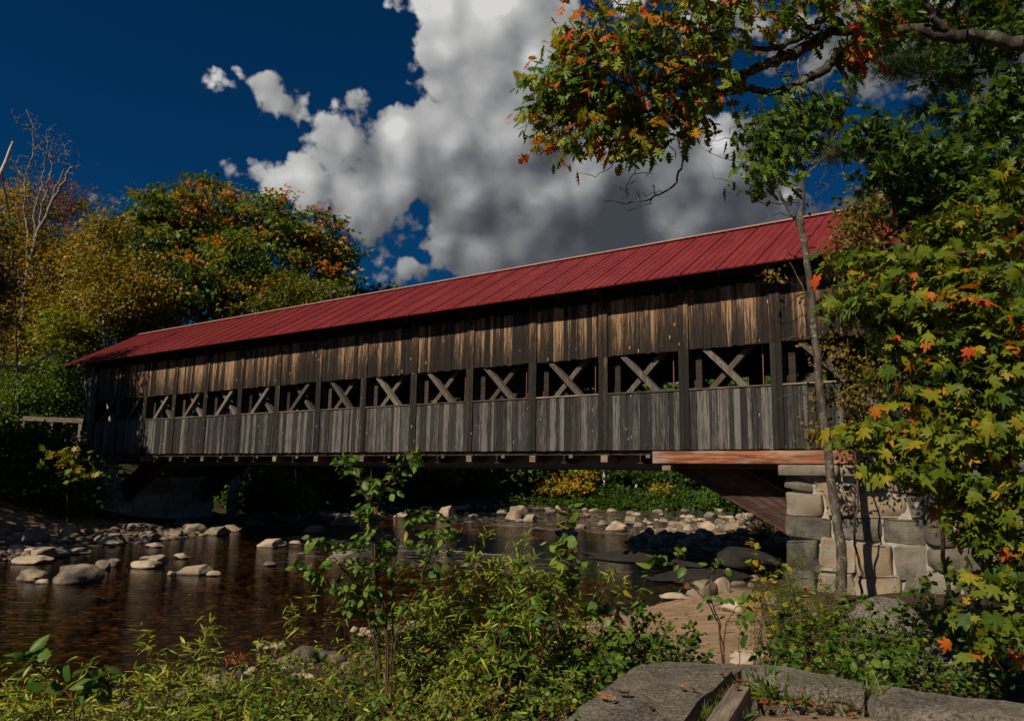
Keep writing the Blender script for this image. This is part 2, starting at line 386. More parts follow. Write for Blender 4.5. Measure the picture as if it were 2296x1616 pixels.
YG, YE, OR, RE, BR = (0.23, 0.24, 0.018), (0.40, 0.26, 0.015), (0.44, 0.115, 0.012), (0.36, 0.030, 0.012), (0.16, 0.06, 0.022)
M['l_oak'] = leafmat('oak_leaf', [(0.0, (0.045, 0.10, 0.010)), (0.3, (0.09, 0.17, 0.014)), (0.62, (0.20, 0.26, 0.02)), (0.78, (0.34, 0.28, 0.025)), (0.86, (0.55, 0.17, 0.02)), (1.0, (0.50, 0.06, 0.02))])
M['l_oak_far'] = leafmat('oak_leaf_green', [(0.0, (0.04, 0.085, 0.010)), (0.35, (0.085, 0.15, 0.014)), (0.68, (0.17, 0.21, 0.018)), (0.82, (0.38, 0.20, 0.018)), (1.0, (0.55, 0.16, 0.02))])
M['l_maple'] = leafmat('maple_leaf', [(0.0, (0.025, 0.055, 0.005)), (0.3, (0.06, 0.105, 0.008)), (0.65, (0.17, 0.20, 0.012)), (0.82, (0.28, 0.21, 0.014)), (0.90, (0.46, 0.15, 0.012)), (1.0, (0.45, 0.06, 0.012))], 0.5, 0.25, 0.25)
M['l_green'] = leafmat('green_leaf', [(0.0, (0.028, 0.065, 0.008)), (0.5, (0.07, 0.135, 0.013)), (0.9, (0.15, 0.21, 0.02)), (1.0, (0.28, 0.27, 0.02))])
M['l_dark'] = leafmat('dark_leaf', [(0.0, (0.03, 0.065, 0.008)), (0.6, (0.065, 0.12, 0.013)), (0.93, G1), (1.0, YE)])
M['l_birch'] = leafmat('birch_leaf_golden', [(0.0, (0.05, 0.09, 0.009)), (0.35, (0.15, 0.16, 0.014)), (0.62, (0.30, 0.22, 0.017)), (0.85, (0.46, 0.26, 0.018)), (1.0, (0.5, 0.16, 0.02))])
M['l_yellow'] = leafmat('yellow_leaf', [(0.0, G2), (0.3, YG), (0.7, YE), (1.0, OR)])
M['l_red'] = leafmat('red_leaf', [(0.0, G1), (0.25, BR), (0.6, OR), (1.0, RE)])
M['l_willow'] = leafmat('willow_leaf', [(0.0, (0.06, 0.12, 0.014)), (0.4, (0.16, 0.225, 0.020)), (0.85, (0.34, 0.36, 0.03)), (1.0, (0.45, 0.34, 0.04))], 0.38, 0.3, 0.5)
M['l_alder'] = leafmat('alder_leaf', [(0.0, (0.04, 0.09, 0.012)), (0.5, (0.09, 0.17, 0.020)), (0.88, (0.18, 0.26, 0.03)), (0.95, YE), (1.0, BR)], 0.45, 0.32, 0.4)
M['l_weed'] = leafmat('weed_leaf', [(0.0, (0.035, 0.07, 0.008)), (0.45, (0.12, 0.175, 0.016)), (0.8, (0.22, 0.24, 0.022)), (0.93, (0.22, 0.14, 0.03)), (1.0, (0.30, 0.07, 0.03))], 0.45, 0.28, 0.4)
M['l_gold'] = leafmat('golden_brown_leaf', [(0.0, (0.07, 0.085, 0.012)), (0.4, (0.15, 0.13, 0.016)), (0.75, (0.30, 0.17, 0.02)), (1.0, (0.25, 0.08, 0.02))])
M['l_pine'] = leafmat('pine_needle', [(0.0, (0.015, 0.04, 0.010)), (0.5, (0.045, 0.085, 0.018)), (1.0, (0.12, 0.12, 0.03))], 0.5, 0.15)
M['l_dead'] = leafmat('fallen_leaf', [(0.0, (0.10, 0.035, 0.015)), (0.5, (0.22, 0.075, 0.025)), (1.0, (0.42, 0.20, 0.08))], 0.6, 0.1)
M['grass'] = leafmat('grass_blade', [(0.0, (0.05, 0.10, 0.012)), (0.6, (0.13, 0.17, 0.03)), (1.0, (0.30, 0.25, 0.10))], 0.5, 0.3)

# ------------------------------------------------------------------ object helpers
def tag(o, label=None, cat=None, group=None, kind=None):
    if label: o['label'] = label
    if cat: o['category'] = cat
    if group: o['group'] = group
    if kind: o['kind'] = kind
    return o
def empty(name, loc, label, cat, group=None, rotz=0):
    o = bpy.data.objects.new(name, None); COL.objects.link(o)
    o.location = loc; o.rotation_euler = (0, 0, rotz); o.empty_display_size = 0.3
    return tag(o, label, cat, group)
def link_mesh(name, me, mat, parent=None):
    o = bpy.data.objects.new(name, me); COL.objects.link(o)
    if mat is not None and len(me.materials) == 0: me.materials.append(mat)
    if parent is not None: o.parent = parent
    return o
def mesh_np(name, V, F, rnd=None, smooth=False):
    V = np.asarray(V, dtype=np.float32); F = np.asarray(F, dtype=np.int32)
    me = bpy.data.meshes.new(name)
    k = F.shape[1]
    me.vertices.add(len(V)); me.vertices.foreach_set('co', V.ravel())
    me.loops.add(F.size); me.loops.foreach_set('vertex_index', F.ravel())
    me.polygons.add(len(F)); me.polygons.foreach_set('loop_start', np.arange(len(F), dtype=np.int32) * k)
    if smooth: me.polygons.foreach_set('use_smooth', np.ones(len(F), dtype=bool))
    if rnd is not None:
        at_ = me.attributes.new('rnd', 'FLOAT', 'POINT'); at_.data.foreach_set('value', np.asarray(rnd, dtype=np.float32))
    me.update(calc_edges=True)
    return me

class MB:
    def __init__(s): s.v = []; s.f = []; s.r = []
    def _add(s, vs, fs, r):
        b = len(s.v); s.v += [tuple(v) for v in vs]; s.f += [tuple(i + b for i in f) for f in fs]; s.r += [r] * len(vs)
    def box(s, x0, x1, y0, y1, z0, z1, r=None, jz=0.0):
        r = R.random() if r is None else r
        s._add([(x0, y0, z0), (x1, y0, z0 + jz), (x1, y1, z0 + jz), (x0, y1, z0), (x0, y0, z1), (x1, y0, z1), (x1, y1, z1), (x0, y1, z1)],
               [(0, 3, 2, 1), (4, 5, 6, 7), (0, 1, 5, 4), (1, 2, 6, 5), (2, 3, 7, 6), (3, 0, 4, 7)], r)
    def beam(s, p0, p1, w, h, up=(0, 0, 1), r=None):
        p0, p1 = Vector(p0), Vector(p1); d = (p1 - p0).normalized(); sd_ = d.cross(Vector(up)).normalized(); u = sd_.cross(d)
        r = R.random() if r is None else r
        vs = []
        for p in (p0, p1):
            for a, b in ((-1, -1), (1, -1), (1, 1), (-1, 1)): vs.append(p + sd_ * (a * w / 2) + u * (b * h / 2))
        s._add(vs, [(0, 1, 2, 3), (7, 6, 5, 4), (0, 4, 5, 1), (1, 5, 6, 2), (2, 6, 7, 3), (3, 7, 4, 0)], r)
    def poly(s, vs, fs, r=0.5): s._add(vs, fs, r)
    def build(s, name, mat, parent=None, bevel=0.0, smooth=False):
        me = bpy.data.meshes.new(name); me.from_pydata(s.v, [], s.f)
        a = me.attributes.new('rnd', 'FLOAT', 'POINT'); a.data.foreach_set('value', s.r)
        me.update()
        o = link_mesh(name, me, mat, parent)
        if bevel:
            md = o.modifiers.new('bevel', 'BEVEL'); md.width = bevel; md.segments = 2; md.limit_method = 'ANGLE'
        return o
def dup(root, loc, rotz=0.0, scale=1.0, label=None, group=None):
    r = root.copy(); COL.objects.link(r); r.location = loc; r.rotation_euler = (0, 0, rotz)
    r.scale = (scale, scale, scale)
    if label: r['label'] = label
    if group: r['group'] = group
    for ch in list(root.children):
        c = ch.copy(); COL.objects.link(c); c.parent = r
    return r

# ------------------------------------------------------------------ bridge frame
BA, SP = 0.9518, 2.3
P14 = Vector((6.2302, 17.6654, 0.7532 + EYE))
DD = Vector((-math.sin(BA), math.cos(BA), 0)); NN = Vector((math.cos(BA), math.sin(BA), 0))
P0 = P14 + DD * (14 * SP)
BROT = BA - math.pi / 2
BW = 5.8                      # truss to truss width
def bpt(x, y, z):             # bridge local -> world
    return P0 - DD * x + NN * y + Vector((0, 0, z))
def to_bridge(x, y):
    dx, dy = x - P0.x, y - P0.y
    return -(dx * DD.x + dy * DD.y), dx * NN.x + dy * NN.y

# ------------------------------------------------------------------ terrain
RIV = np.array([(-400, -8), (-60, 2), (-14, 5.2), (-8, 6.6), (-5.2, 7.9), (-3.9, 9.6), (-2.8, 11.3), (-1, 12.6), (0.8, 13.8), (2.4, 15.6), (3.6, 17.2),
                (5.2, 19.6), (6.6, 22.5), (7.0, 26), (6.0, 28.3), (5.2, 30), (5.6, 34), (7.5, 39), (12, 45), (22, 50), (45, 52), (90, 45), (300, 60),
                (300, 95), (90, 76), (45, 72), (20, 70), (5, 67), (-3, 62), (-8, 55), (-11, 48), (-13.2, 42), (-14.2, 36), (-12.8, 32.5), (-13.8, 29),
                (-14.8, 25.5), (-14.0, 22.8), (-15.5, 21), (-25, 19), (-60, 14), (-400, 8)], float)
def sdist(x, y, P=RIV):
    x = np.asarray(x, float); y = np.asarray(y, float)
    best = np.full(x.shape, 1e18); inside = np.zeros(x.shape, bool)
    n = len(P)
    for i in range(n):
        ax, ay = P[i]; bx, by = P[(i + 1) % n]
        ex, ey = bx - ax, by - ay
        t = np.clip(((x - ax) * ex + (y - ay) * ey) / (ex * ex + ey * ey), 0, 1)
        d = (x - ax - t * ex) ** 2 + (y - ay - t * ey) ** 2
        best = np.minimum(best, d)
        c = ((ay > y) != (by > y)) & (x < (bx - ax) * (y - ay) / ((by - ay) if by != ay else 1e-9) + ax)
        inside ^= c
    d = np.sqrt(best)
    return np.where(inside, -d, d)
def vnoise(x, y, sc, seed=0):
    # cheap smooth value noise
    x = np.asarray(x, float) * sc + seed * 17.3; y = np.asarray(y, float) * sc - seed * 9.1
    xi = np.floor(x).astype(np.int64); yi = np.floor(y).astype(np.int64); fx = x - xi; fy = y - yi
    fx = fx * fx * (3 - 2 * fx); fy = fy * fy * (3 - 2 * fy)
    def hsh(a, b):
        h = (a * 374761393 + b * 668265263 + seed * 1442695) & 0x7fffffff
        h = (h ^ (h >> 13)) * 1274126177 & 0x7fffffff
        return (h & 0xffff) / 65535.0
    return (hsh(xi, yi) * (1 - fx) + hsh(xi + 1, yi) * fx) * (1 - fy) + (hsh(xi, yi + 1) * (1 - fx) + hsh(xi + 1, yi + 1) * fx) * fy
def sstep(a, b, x):
    t = np.clip((np.asarray(x, float) - a) / (b - a), 0, 1); return t * t * (3 - 2 * t)
def Hgt(x, y):
    x = np.asarray(x, float); y = np.asarray(y, float)
    d = sdist(x, y)
    w = (vnoise(x, y, 0.9, 1) - 0.5) * 0.22 + (vnoise(x, y, 3.1, 2) - 0.5) * 0.05
    bed = -np.clip(0.04 + 0.22 * (-d), 0, 0.55) + w * sstep(0.2, 1.5, -d)
    land = 0.02 + 0.085 * np.clip(d, 0, 10) + w * 0.6 * sstep(0.1, 1.5, d)
    far = sstep(40, 60, y) * 3.0 * sstep(1, 14, d) + sstep(60, 200, np.abs(y)) * 6 * sstep(5, 40, d)
    leftb = sstep(-16, -22, x) * sstep(22, 27, y) * 2.4 * sstep(1, 9, d)
    rightb = sstep(12.5, 16.0, x) * (1 - sstep(40, 60, y)) * 2.2 * sstep(1, 5, d) * sstep(12.5, 14.5, y)
    land = land + far + leftb + rightb
    # sandy path in front, flat at 1.0
    near = (1 - sstep(5.4, 7.2, y)) * sstep(-1.5, 0.8, x)
    land = land * (1 - near) + near * (1.0 + w * 0.1)
    z = np.where(d < 0, bed, land)
    # approach fills behind the two abutments
    bx, by = to_bridge(x, y)
    inside = sstep(0.4, 0.7, by) * (1 - sstep(BW - 0.7, BW - 0.4, by))
    z = np.where((bx > 14.6 * SP) & (bx < 19 * SP), np.maximum(z, (P0.z - 0.9) * inside), z)
    z = np.where((bx < 0.35 * SP) & (bx > -12), np.maximum(z, (P0.z - 0.9) * inside), z)
    return z
def H1(x, y): return float(Hgt(np.array([x]), np.array([y]))[0])

def grid_axis(segs):
    out = []
    for a, b, st in segs:
        n = max(1, int(round((b - a) / st))); out += [a + (b - a) * i / n for i in range(n)]
    out.append(segs[-1][1]); return np.array(out)
gx = grid_axis([(-600, -100, 50), (-100, -30, 4), (-30, -10, 0.4), (-10, 9, 0.13), (9, 30, 0.5), (30, 100, 4), (100, 600, 50)])
gy = grid_axis([(-200, -20, 30), (-20, 2, 2), (2, 24, 0.14), (24, 52, 0.4), (52, 90, 1.0), (90, 200, 10), (200, 800, 60)])
XX, YY = np.meshgrid(gx, gy, indexing='ij'); ZZ = Hgt(XX, YY)
nx, ny = XX.shape
idx = np.arange(nx * ny).reshape(nx, ny)
F = np.stack([idx[:-1, :-1], idx[1:, :-1], idx[1:, 1:], idx[:-1, 1:]], -1).reshape(-1, 4)
def m_ground():
    m, nt, b, out = newmat('sand_soil_and_river_bed')
    geo = N(nt, 'ShaderNodeNewGeometry'); co = geo.outputs['Position']
    sp = N(nt, 'ShaderNodeSeparateXYZ'); L(nt, co, sp.inputs[0])
    f = noise_(nt, co, 42, 8, 0.9); g = noise_(nt, co, 3, 5, 0.6)
    v = math_(nt, 'ADD', math_(nt, 'MULTIPLY_ADD', f.outputs[0], 1.5, -0.45), math_(nt, 'MULTIPLY', g.outputs[0], 0.4))
    sand = ramp(nt, v, [(0.32, (0.15, 0.085, 0.048)), (0.5, (0.34, 0.22, 0.135)), (0.68, (0.52, 0.38, 0.26))])
    soil = ramp(nt, v, [(0.3, (0.016, 0.011, 0.007)), (0.5, (0.05, 0.034, 0.02)), (0.7, (0.11, 0.07, 0.035))])
    peb = N(nt, 'ShaderNodeTexVoronoi'); peb.inputs['Scale'].default_value = 5.5
    L(nt, vmath(nt, 'ADD', co, vmath(nt, 'SCALE', g.outputs['Color'], scale=0.15)), peb.inputs['Vector'])
    psep = N(nt, 'ShaderNodeSeparateColor'); L(nt, peb.outputs['Color'], psep.inputs[0])
    bedc = ramp(nt, psep.outputs[0], [(0.0, (0.035, 0.026, 0.015)), (0.5, (0.17, 0.12, 0.06)), (1.0, (0.48, 0.35, 0.19))])
    edge = ramp(nt, peb.outputs['Distance'], [(0.25, 1.0), (0.6, 0.25)])
    bedc = mixc(nt, 1.0, bedc, edge, 'MULTIPLY')
    # sand: the beach before the bridge and the path; leaf mould elsewhere
    a = attr(nt, 'rnd')
    col = mixc(nt, a.outputs['Fac'], soil, sand)
    mr = ramp(nt, math_(nt, 'ADD', sp.outputs[2], 0.5), [(0.44, 1.0), (0.50, 0.0)])
    col = mixc(nt, mr, col, bedc)
    L(nt, col, b.inputs['Base Color']); b.inputs['Roughness'].default_value = 0.9
    b.inputs['Specular IOR Level'].default_value = 0.2
    bump(nt, b, v, 0.8, 0.02)
    return m
def near_poly(x, y, P): return 1 - sstep(-0.3, 0.9, sdist(x, y, np.array(P, float)))
sandm = near_poly(XX, YY, [(1.0, 13.0), (3.0, 17.5), (5.0, 18.5), (5.6, 16), (4.9, 13), (4.5, 10), (4.0, 8), (2.2, 6.5), (1.6, 8), (0.6, 9), (-1.2, 10.5), (-1.5, 12.5)])
sandm = np.maximum(sandm, near_poly(XX, YY, [(0.6, 0), (0.8, 6.5), (6.5, 6.5), (7, 0)]))
sandm = np.maximum(sandm, near_poly(XX, YY, [(-40, 18), (-15, 21), (-14.5, 30), (-13, 33), (-17, 34), (-20, 27), (-40, 25)]) * 0.85)
sandm = np.maximum(sandm, near_poly(XX, YY, [(5, 28), (5, 36), (10, 44), (22, 50), (40, 50), (30, 36), (14, 28)]) * 0.8)
sandm = np.clip(sandm * (0.8 + 0.4 * vnoise(XX, YY, 1.7, 5)) , 0, 1)
me = mesh_np('ground', np.stack([XX, YY, ZZ], -1).reshape(-1, 3), F, sandm.ravel(), True)
g = link_mesh('ground', me, m_ground()); tag(g, kind='structure')

# water sheet
def m_water():
    m = bpy.data.materials.new('tea_brown_river_water'); m.use_nodes = True
    nt = m.node_tree; nt.nodes.clear(); out = N(nt, 'ShaderNodeOutputMaterial')
    geo = N(nt, 'ShaderNodeNewGeometry'); co = geo.outputs['Position']
    sp = N(nt, 'ShaderNodeSeparateXYZ'); L(nt, co, sp.inputs[0])
    rap = N(nt, 'ShaderNodeMapRange', interpolation_type='SMOOTHSTEP'); L(nt, sp.outputs[1], rap.inputs[0])
    rap.inputs[1].default_value = 19; rap.inputs[2].default_value = 31
    xr = N(nt, 'ShaderNodeMapRange', interpolation_type='SMOOTHSTEP'); L(nt, sp.outputs[0], xr.inputs[0])
    xr.inputs[1].default_value = -10; xr.inputs[2].default_value = -2
    rapid = math_(nt, 'MULTIPLY', rap.outputs[0], xr.outputs[0])
    n1 = noise_(nt, mapping(nt, co, (0.55, 2.6, 1)), 2.6, 6, 0.6, 0.5)
    n2 = noise_(nt, mapping(nt, co, (1.0, 1.7, 1)), 11, 3, 0.5)
    n3 = noise_(nt, mapping(nt, co, (1.0, 1.6, 1)), 2.6, 9, 0.7, 1.0)
    hgt = math_(nt, 'ADD', n1.outputs[0], math_(nt, 'MULTIPLY', n2.outputs[0], 0.16))
    hgt = math_(nt, 'ADD', hgt, math_(nt, 'MULTIPLY', math_(nt, 'MULTIPLY', n3.outputs[0], rapid), 11.0))
    bp = N(nt, 'ShaderNodeBump'); bp.inputs['Strength'].default_value = 0.6; bp.inputs['Distance'].default_value = 0.016
    L(nt, hgt, bp.inputs['Height'])
    gl = N(nt, 'ShaderNodeBsdfGlossy'); gl.inputs['Roughness'].default_value = 0.03; L(nt, bp.outputs[0], gl.inputs['Normal'])
    tr = N(nt, 'ShaderNodeBsdfTransparent')
    tr.inputs[0].default_value = (0.86, 0.62, 0.30, 1)
    fr = N(nt, 'ShaderNodeFresnel'); fr.inputs[0].default_value = 1.33; L(nt, bp.outputs[0], fr.inputs['Normal'])
    mx = N(nt, 'ShaderNodeMixShader'); L(nt, fr.outputs[0], mx.inputs[0]); L(nt, tr.outputs[0], mx.inputs[1]); L(nt, gl.outputs[0], mx.inputs[2])
    fo = noise_(nt, mapping(nt, co, (0.8, 1.9, 1)), 1.5, 8, 0.72, 1.5)
    fm = ramp(nt, fo.outputs[0], [(0.545, 0.0), (0.63, 1.0)])
    fm = math_(nt, 'MULTIPLY', fm, math_(nt, 'MULTIPLY', rapid, 0.75))
    df = N(nt, 'ShaderNodeBsdfDiffuse'); df.inputs[0].default_value = (0.55, 0.52, 0.47, 1)
    m2 = N(nt, 'ShaderNodeMixShader'); L(nt, fm, m2.inputs[0]); L(nt, mx.outputs[0], m2.inputs[1]); L(nt, df.outputs[0], m2.inputs[2])
    L(nt, m2.outputs[0], out.inputs[0])
    return m
wx = grid_axis([(-400, -20, 40), (-20, 30, 1.0), (30, 300, 40)]); wy = grid_axis([(-8, 70, 1.0), (70, 96, 4)])
AX, AY = np.meshgrid(wx, wy, indexing='ij'); id2 = np.arange(AX.size).reshape(AX.shape)
F2 = np.stack([id2[:-1, :-1], id2[1:, :-1], id2[1:, 1:], id2[:-1, 1:]], -1).reshape(-1, 4)
w = link_mesh('river_water', mesh_np('river_water', np.stack([AX, AY, AX * 0], -1).reshape(-1, 3), F2), m_water()); tag(w, kind='structure')

# ------------------------------------------------------------------ covered bridge
HW, HO, HS, HE, HR = 1.4764, 2.5164, 4.0438, 4.2892, 6.4191
OV, RW = 0.7152, BW / 2
NB = 16
XL, XR = -0.81 * SP, 16.81 * SP
br = empty('covered_bridge', P0, 'long weathered wooden covered bridge with red metal roof spanning the river', 'bridge', rotz=BROT)

def boards(mb, x0, x1, y0, y1, z0, z1, wmin=0.10, wmax=0.22, jb=0.02, jt=0.02, thick=0.025, zf=None):
    bk = 0.032 if y0 < 1 else -0.018
    mb.box(x0 - .02, x1 + .02, y0 + bk, y0 + bk + .012, z0 + .01, z1 - .03, 0.0)
    x = x0
    while x < x1 - 0.02:
        w_ = R.uniform(wmin, wmax)
        if x1 - (x + w_) < wmin * 0.7: w_ = x1 - x
        dy = R.uniform(-0.009, 0.009); gap = R.uniform(0.002, 0.006)
        zb = z0 + R.uniform(-jb, jb)
        mb.box(x + gap, x + w_ - gap, y0 + dy, y0 + dy + thick, zb, z1 + R.uniform(-jt, jt), R.random())
        x += w_
def side(yo, sgn, near):
    # yo = plane of the outer boards, sgn: direction to the outside (-1 near, +1 far)
    inn = -sgn
    for k in range(NB):
        x0, x1 = k * SP + 0.10, (k + 1) * SP - 0.10
        mb = MB(); boards(mb, x0, x1, yo, 0, -0.0, HW, jb=0.012, jt=0.006)
        lp = mb.build('lower_siding', M['siding_lower'], br)
        cp = MB(); cp.box(x0, x1, yo - 0.03 if near else yo - 0.10, yo + 0.13 if near else yo + 0.06, HW + 0.008, HW + 0.045, R.random()); cp.build('ledge_cap', M['beam'], lp)
        mb = MB(); boards(mb, x0, x1, yo, 0, HO, HS, jb=0.02, jt=0.03); mb.build('upper_siding', M['siding_upper'], br)
        # bay framing: counter braces and rod
        yt = yo + inn * 0.16
        cx = (k + 0.45) * SP
        main = -1 if k >= 7 else 1       # top leans towards midspan
        for j, (dr, yy, off) in enumerate(((main, yt, 0.0), (-main, yt + inn * 0.17, 0.10 * main * 0 + 0.05))):
            mb = MB(); c = cx + off + (0.0 if k >= 7 else 0.1); zm = 2.0; hh = 1.25
            mb.beam((c - dr * hh * 0.98, yy, zm - hh), (c + dr * hh * 0.98, yy, zm + hh), 0.14, 0.19, (0, 1, 0))
            mb.build('brace', M['brace'], br)
        if near:
            mb = MB(); mb.box((k + 0.83) * SP - 0.012, (k + 0.83) * SP + 0.012, yt + 0.09, yt + 0.114, HW - 0.3, HO + 0.4); mb.build('iron_rod', M['rod'], br)
    for k in range(NB + 1):
        mb = MB(); x = k * SP
        xe = 0.0 if 0 < k < NB else (0.05 if k == 0 else -0.05)
        # outer casing boards of the post
        ycut = yo - 0.035 if near else yo + 0.01
        mb.box(x - 0.135 + xe, x - 0.006 + xe, ycut, ycut + 0.028, 0.0, HO - 0.02, R.random() * 0.6)
        mb.box(x + 0.004 + xe, x + 0.135 + xe, ycut - 0.004, ycut + 0.024, 0.01, HO - 0.02, R.random() * 0.6)
        mb.build('post_casing', M['post'], br)
        mb = MB()
        mb.box(x - 0.135 + xe, x - 0.006 + xe, ycut, ycut + 0.028, HO - 0.018, HS - 0.02, R.uniform(.2, .8))
        mb.box(x + 0.004 + xe, x + 0.135 + xe, ycut - 0.004, ycut + 0.024, HO - 0.018, HS - 0.02, R.uniform(.2, .8))
        mb.build('upper_casing', M['siding_upper'], br)
        mb = MB(); ymid = yo + inn * 0.19
        mb.box(x - 0.14 + xe, x + 0.14 + xe, ymid - 0.13, ymid + 0.13, -0.15, HS + 0.42, R.random())
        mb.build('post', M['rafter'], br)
        # second truss post seen inside the opening
        if k < NB:
            mb = MB(); mb.box(x + 0.20, x + 0.36, ymid + inn * 0.15 - 0.06, ymid + inn * 0.15 + 0.06, -0.1, HS, R.random()); mb.build('truss_post', M['rafter'], br)
side(0.0, -1, True)
side(BW, 1, False)
# chords
for y in (0.20, BW - 0.20):
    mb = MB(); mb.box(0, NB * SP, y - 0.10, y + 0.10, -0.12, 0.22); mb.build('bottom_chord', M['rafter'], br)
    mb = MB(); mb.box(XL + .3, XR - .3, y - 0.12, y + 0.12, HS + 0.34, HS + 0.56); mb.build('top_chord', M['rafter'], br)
# floor
mb = MB()
x = 0.0
while x < NB * SP: mb.box(x, x + 0.245, 0.30, BW - 0.30, -0.08, -0.02); x += 0.25
mb.build('floor_planks', M['rafter'], br)
# steel girders and floor beams
for y in (0.62, BW - 0.62):
    mb = MB()
    mb.box(0.2, NB * SP - 0.2, y - 0.010, y + 0.010, -0.42, -0.13); mb.box(0.2, NB * SP - 0.2, y - 0.11, y + 0.11, -0.445, -0.42); mb.box(0.2, NB * SP - 0.2, y - 0.11, y + 0.11, -0.13, -0.105)
    mb.build('steel_girder', M['steel'], br)
for y in (1.7, 2.9, 4.1):
    mb = MB(); mb.box(0.2, NB * SP - 0.2, y - 0.08, y + 0.08, -0.36, -0.105); mb.build('stringer', M['rafter'], br)
for k in range(1, NB):
    if k < 14:
        mb = MB(); x = k * SP; mb.box(x - 0.10, x + 0.10, 0.02, BW - 0.02, -0.31, -0.125); mb.build('floor_beam', M['beam'], br)
    if k < 14 and k > 1:
        mb = MB(); x = (k - 0.5) * SP - 0.1
        mb.box(x - 0.008, x + 0.008, 0.03, BW - .03, -0.32, -0.125); mb.box(x - 0.085, x + 0.085, 0.03, BW - .03, -0.335, -0.32)
        mb.box(x - 0.085, x + 0.085, 0.03, BW - .03, -0.125, -0.11); mb.build('steel_cross_beam', M['steel'], br)
        mb = MB(); mb.box(x + .16, x + .28, 0.015, 0.6, -0.20, -0.11); mb.build('spacer_block', M['brace'], br)
# orange timber at the right bearing
mb = MB(); mb.box(12.62 * SP, 15.6 * SP, -0.05, 0.27, -0.335, -0.035, 0.5); mb.build('bearing_timber', M['timber'], br, 0.01)
mb = MB(); mb.box(12.72 * SP, 12.82 * SP, 0.02, 0.25, -0.50, -0.338, 0.9); mb.build('timber_packer', M['beam'], br)
mb = MB(); mb.box(-0.3, 1.0 * SP, -0.02, 0.27, -0.30, -0.035, 0.1); mb.build('bearing_timber', M['rafter'], br, 0.01)
# laminated arches
def arch(y):
    n = 44; xa, xb = 0.75 * SP, 14.15 * SP; zmin, zr = -1.75, 4.55
    for lam in range(1):
        mb = MB(); vs = []; fs = []
        for i in range(n + 1):
            t = i / n; x = xa + (xb - xa) * t; z = zmin + zr * (1 - (2 * t - 1) ** 2)
            dz = -zr * 4 * (2 * t - 1) / (xb - xa); nl = math.hypot(1, dz); nx_, nz_ = -dz / nl, 1 / nl
            for a in (-0.45, 0.45):
                for b in (-0.14, 0.14): vs.append((x + nx_ * a, y + b, z + nz_ * a))
        for i in range(n):
            a, b = i * 4, i * 4 + 4
            fs += [(a, b, b + 2, a + 2), (a + 1, a + 3, b + 3, b + 1), (a, a + 1, b + 1, b), (a + 2, b + 2, b + 3, a + 3)]
        fs += [(0, 2, 3, 1), (n * 4, n * 4 + 1, n * 4 + 3, n * 4 + 2)]
        mb.poly(vs, fs, 0.5)
        # lamination lines stand proud
        for q in (-0.30, -0.15, 0.0, 0.15, 0.30):
            vs = []; fs = []
            for i in range(n + 1):
                t = i / n; x = xa + (xb - xa) * t; z = zmin + zr * (1 - (2 * t - 1) ** 2)
                dz = -zr * 4 * (2 * t - 1) / (xb - xa); nl = math.hypot(1, dz); nx_, nz_ = -dz / nl, 1 / nl
                for a in (q - 0.055, q + 0.055): vs.append((x + nx_ * a, y - 0.155, z + nz_ * a))
            for i in range(n): fs.append((2 * i, 2 * i + 2, 2 * i + 3, 2 * i + 1))
            mb.poly(vs, fs, R.random())
        mb.build('arch', M['arch'], br)
arch(1.0); arch(BW - 0.75)
